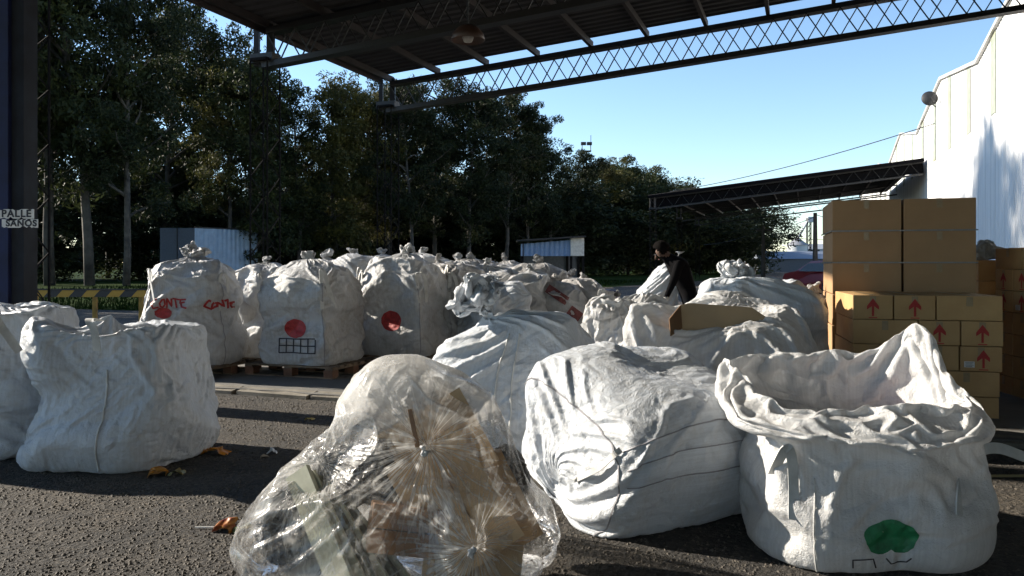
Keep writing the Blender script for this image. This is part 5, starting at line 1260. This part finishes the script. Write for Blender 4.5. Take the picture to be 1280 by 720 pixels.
# low dark wall / scrub behind the yard at the right of the row
def drum():
    D=12.2; e=empty('plastic_drum',(gx(757,D),D,0),0,'dark violet plastic drum at the right end of the bag row','drum')
    vm=simple('violet_plastic',(.07,.05,.14),.4,var=.15)
    MB().lathe([(0,0),(.20,0),(.22,.03),(.22,.3),(.235,.32),(.22,.34),(.22,.62),(.235,.64),(.22,.66),(.22,.9),(.19,.95),(0,.96)],24).build('drum_body',vm,e,smooth=True)
    MB().lathe([(.225,.86),(.235,.87),(.235,.91),(.225,.92)],24).build('lid_ring',M['steel'],e)
drum()
# ------------------------------------------------------------------ litter
def scrap(px,py,w,d,h,seed,mt,label,rz=0,cat='litter',group='coloured litter on the asphalt'):
    D=1350/(py-330); x=gx(px,D); g=np.linspace(-.5,.5,26); X,Y=np.meshgrid(g*w,g*d); P=np.stack([X,Y,X*0],-1)
    n=nz(P,.09,seed); P[...,2]=h*(.5+.8*np.abs(n))*np.clip(1-(np.abs(X/w)*2)**4,0,1)+.004; P[...,0]+=nz(P,.08,seed+1)*.018; P[...,1]+=nz(P,.07,seed+2)*.018
    mb=MB().grid(P); k=len(mb.v); mb.v+= [(a,b,max(.0005,c-.004)) for a,b,c in mb.v[:k]]; mb.f+= [tuple(reversed([i+k for i in f])) for f in list(mb.f)]
    o=mb.build('litter_scrap',mt,None,smooth=True,loc=(x,D,0)); o.rotation_euler=(0,0,rz); tag(o,label,cat,group)
om=simple('orange_wrapper',(.55,.22,.02),.35,var=.25,scale=25); gm2=simple('green_orange_wrapper',(.35,.20,.03),.4,var=.3,scale=18,col2=(.08,.18,.12)); mm=simple('multicolour_wrapper',(.45,.22,.03),.4,var=.3,scale=22,col2=(.20,.02,.04))
scrap(268,567,.17,.10,.04,1,om,'bright orange crumpled wrapper right of the flapped foreground bag',R(-6))
scrap(199,594,.11,.09,.04,2,om,'small orange scrap in shade under the flapped foreground bag',R(30))
scrap(221,593,.10,.08,.025,3,gm2,'green and orange scrap in shade beside the small orange scrap',R(10))
scrap(283,664,.10,.07,.035,4,mm,'orange and red wrapper left of the clear plastic bag',R(-20))
scrap(305,664,.07,.06,.035,5,gm2,'greenish wrapper touching the clear plastic bag',R(20))
scrap(341,567,.07,.05,.03,6,M['bag'],'small white scrap on the gravel left of the clear plastic bag',R(5))
scrap(329,572,.05,.04,.02,7,simple('beige_scrap',(.4,.33,.22),.7),'tiny beige scrap beside the small white scrap',R(35))
scrap(385,525,.06,.05,.02,8,simple('yellowed_scrap',(.35,.28,.10),.7),'tiny yellowish scrap on the lit gravel near the concrete edge')
D=1350/(661-330); p=at(256,661,D); o=MB().tube([(-.05,0,.008),(.05,-.01,.012)],.004,6).build('white_stick',M['strap'],loc=(p.x,D,0)); tag(o,'short white stick beside the orange and red wrapper','stick')
p=Vector((gx(1255,5.05),5.05,0)); pts=[(-.35,.04,.01),(-.1,.0,.012),(.15,.01,.01),(.5,-.05,.012)]; o=MB().tube([Vector(q) for q in pts],.009,6).build('rope',simple('yellow_rope',(.40,.34,.18),.9),loc=tuple(p)); tag(o,'pale yellow rope lying on the ground at the right edge','rope')
# ------------------------------------------------------------------ the worker
def person():
    B=Vector((2.19,10.05,0)); e=empty('person',tuple(B),0,'person in black jacket and trousers bending forward beside the silvery sack','person')
    me=bpy.data.meshes.new('body'); bm=bmesh.new(); V={}
    def v(n,x,y,z): V[n]=bm.verts.new((x,y,z)); return V[n]
    J={'pelvis':(.06,.0,.93,.155,.13),'waist':(.0,.0,1.06,.15,.12),'chest':(-.07,-.01,1.24,.185,.14),'neckb':(-.19,-.02,1.39,.12,.10),'neck':(-.25,-.03,1.44,.058,.058),'headb':(-.285,-.04,1.465,.07,.075),'head':(-.32,-.045,1.515,.098,.09),'headt':(-.325,-.045,1.55,.08,.08),
     'shl':(-.12,-.17,1.36,.075,.075),'ell':(-.22,-.26,1.12,.05,.05),'wrl':(-.30,-.22,.93,.033,.033),'hal':(-.33,-.20,.86,.04,.022),
     'shr':(-.10,.17,1.36,.075,.075),'elr':(-.16,.25,1.13,.05,.05),'wrr':(-.30,.20,1.0,.033,.033),'har':(-.36,.17,.95,.04,.022),
     'hpl':(.05,-.1,.86,.10,.10),'knl':(.0,-.11,.50,.065,.065),'anl':(.06,-.11,.10,.045,.045),'fol':(.0,-.12,.045,.045,.04),'tol':(-.14,-.13,.035,.038,.03),
     'hpr':(.07,.1,.86,.10,.10),'knr':(.06,.12,.50,.065,.065),'anr':(.13,.12,.10,.045,.045),'for':(.07,.12,.045,.045,.04),'tor':(-.07,.12,.035,.038,.03)}
    E=[('pelvis','waist'),('waist','chest'),('chest','neckb'),('neckb','neck'),('neck','headb'),('headb','head'),('head','headt'),('neckb','shl'),('shl','ell'),('ell','wrl'),('wrl','hal'),('neckb','shr'),('shr','elr'),('elr','wrr'),('wrr','har'),
       ('pelvis','hpl'),('hpl','knl'),('knl','anl'),('anl','fol'),('fol','tol'),('pelvis','hpr'),('hpr','knr'),('knr','anr'),('anr','for'),('for','tor')]
    for h,s in (('hal',-1),('har',1)):
        x,y,z=J[h][:3]
        for k in range(4):
            o=(k-1.5)*.019; l=(.075,.085,.08,.062)[k]; a,b,c=h+'f%d'%k,h+'g%d'%k,h+'h%d'%k
            J[a]=(x-.02+o*.3,y+o,z-.035,.0105,.0105); J[b]=(x-.035+o*.3,y+o,z-.035-l*.5,.0095,.0095); J[c]=(x-.030+o*.3,y+o,z-.035-l,.008,.008); E+=[(h,a),(a,b),(b,c)]
        J[h+'t']=(x-.03,y-s*.035,z+.005,.012,.012); J[h+'u']=(x-.055,y-s*.045,z-.03,.010,.010); E+=[(h,h+'t'),(h+'t',h+'u')]
    names=list(J); 
    for n in names: v(n,*J[n][:3])
    for a,b in E: bm.edges.new((V[a],V[b]))
    bm.to_mesh(me); bm.free()
    o=bpy.data.objects.new('body',me); COL.objects.link(o); o.parent=e
    sk=o.modifiers.new('skin','SKIN'); sk.use_smooth_shade=True; o.modifiers.new('s','SUBSURF').levels=2; o.modifiers['s'].render_levels=2
    for i,n in enumerate(names):
        d=me.skin_vertices[0].data[i]; d.radius=(J[n][3],J[n][4]); d.use_root=(n=='pelvis')
    bpy.context.view_layer.update(); dg=bpy.context.evaluated_depsgraph_get(); m2=bpy.data.meshes.new_from_object(o.evaluated_get(dg)); o.modifiers.clear(); o.data=m2
    skin=simple('skin_tone',(.09,.05,.035),.8); jk=simple('black_jacket_cloth',(.004,.004,.005),.95,spec=.08,bump=.6,bscale=12); tr=simple('dark_trouser_cloth',(.005,.006,.009),.95,spec=.08,bump=.5,bscale=14); bt=simple('work_boot_leather',(.03,.022,.018),.6); glv=simple('pale_glove',(.45,.44,.42),.8)
    for m in (skin,jk,tr,bt,glv): m2.materials.append(m)
    for p in m2.polygons:
        c=p.center; 
        if c.z>1.44 and c.x<-.22: k=0
        elif c.z<.09: k=3
        elif c.x<-.26 and c.z<.945 and c.z>.6: k=4
        elif c.z<.93 : k=2
        else: k=1
        p.material_index=k; p.use_smooth=True
    # face, facing left and down
    H=Vector((-.32,-.045,1.515)); f=Vector((-.68,.05,-.72)).normalized(); s=Vector((-.1,.99,0)).normalized(); u=s.cross(f)*-1
    if u.z<0: u=-u
    MB().tube([H+f*.09+u*.01,H+f*.125-u*.02,H+f*.098-u*.03],[.012,.015,.012],8).build('nose',skin,e,smooth=True)
    for q in (-1,1):
        c=H+f*.088+s*q*.033+u*.02; MB().lathe([(0,-.01),(.009,-.005),(.011,0),(.009,.005),(0,.01)],10,tuple(c)).build('eye',M['black_ink'],e,smooth=True)
        c=H+s*q*.092-f*.005; MB().tube([c-u*.03,c,c+u*.03],[.008,.016,.010],8).build('ear',skin,e,smooth=True)
    MB().tube([H+f*.095-u*.055-s*.025,H+f*.10-u*.057,H+f*.095-u*.055+s*.025],.006,6).build('mouth',simple('lip_tone',(.20,.08,.07),.6),e,smooth=True)
    # short dark hair cap
    bm=bmesh.new(); bmesh.ops.create_uvsphere(bm,u_segments=28,v_segments=18,radius=1)
    for vv in list(bm.verts):
        d=vv.co.copy(); 
        vv.co=H+Vector((0,0,.012))+d*.118+d*.006*math.sin(d.x*31+d.y*23)*math.sin(d.z*27)
    bmesh.ops.delete(bm,geom=[vv for vv in bm.verts if (vv.co-H).normalized().dot(f)>.45 or (vv.co-H).normalized().dot(u)<-.45],context='VERTS')
    hm=bpy.data.meshes.new('hair'); bm.to_mesh(hm); bm.free(); hm.materials.append(simple('black_hair',(.006,.005,.005),.95,spec=.05,bump=.8,bscale=60)); hm.shade_smooth(); ho=bpy.data.objects.new('hair',hm); COL.objects.link(ho); ho.parent=e
    MB().tube([(-.20,-.085,1.43),(-.165,-.03,1.465),(-.20,.05,1.43),(-.235,-.02,1.42),(-.20,-.085,1.43)],.014,8).build('jacket_collar',jk,e,smooth=True)
person()
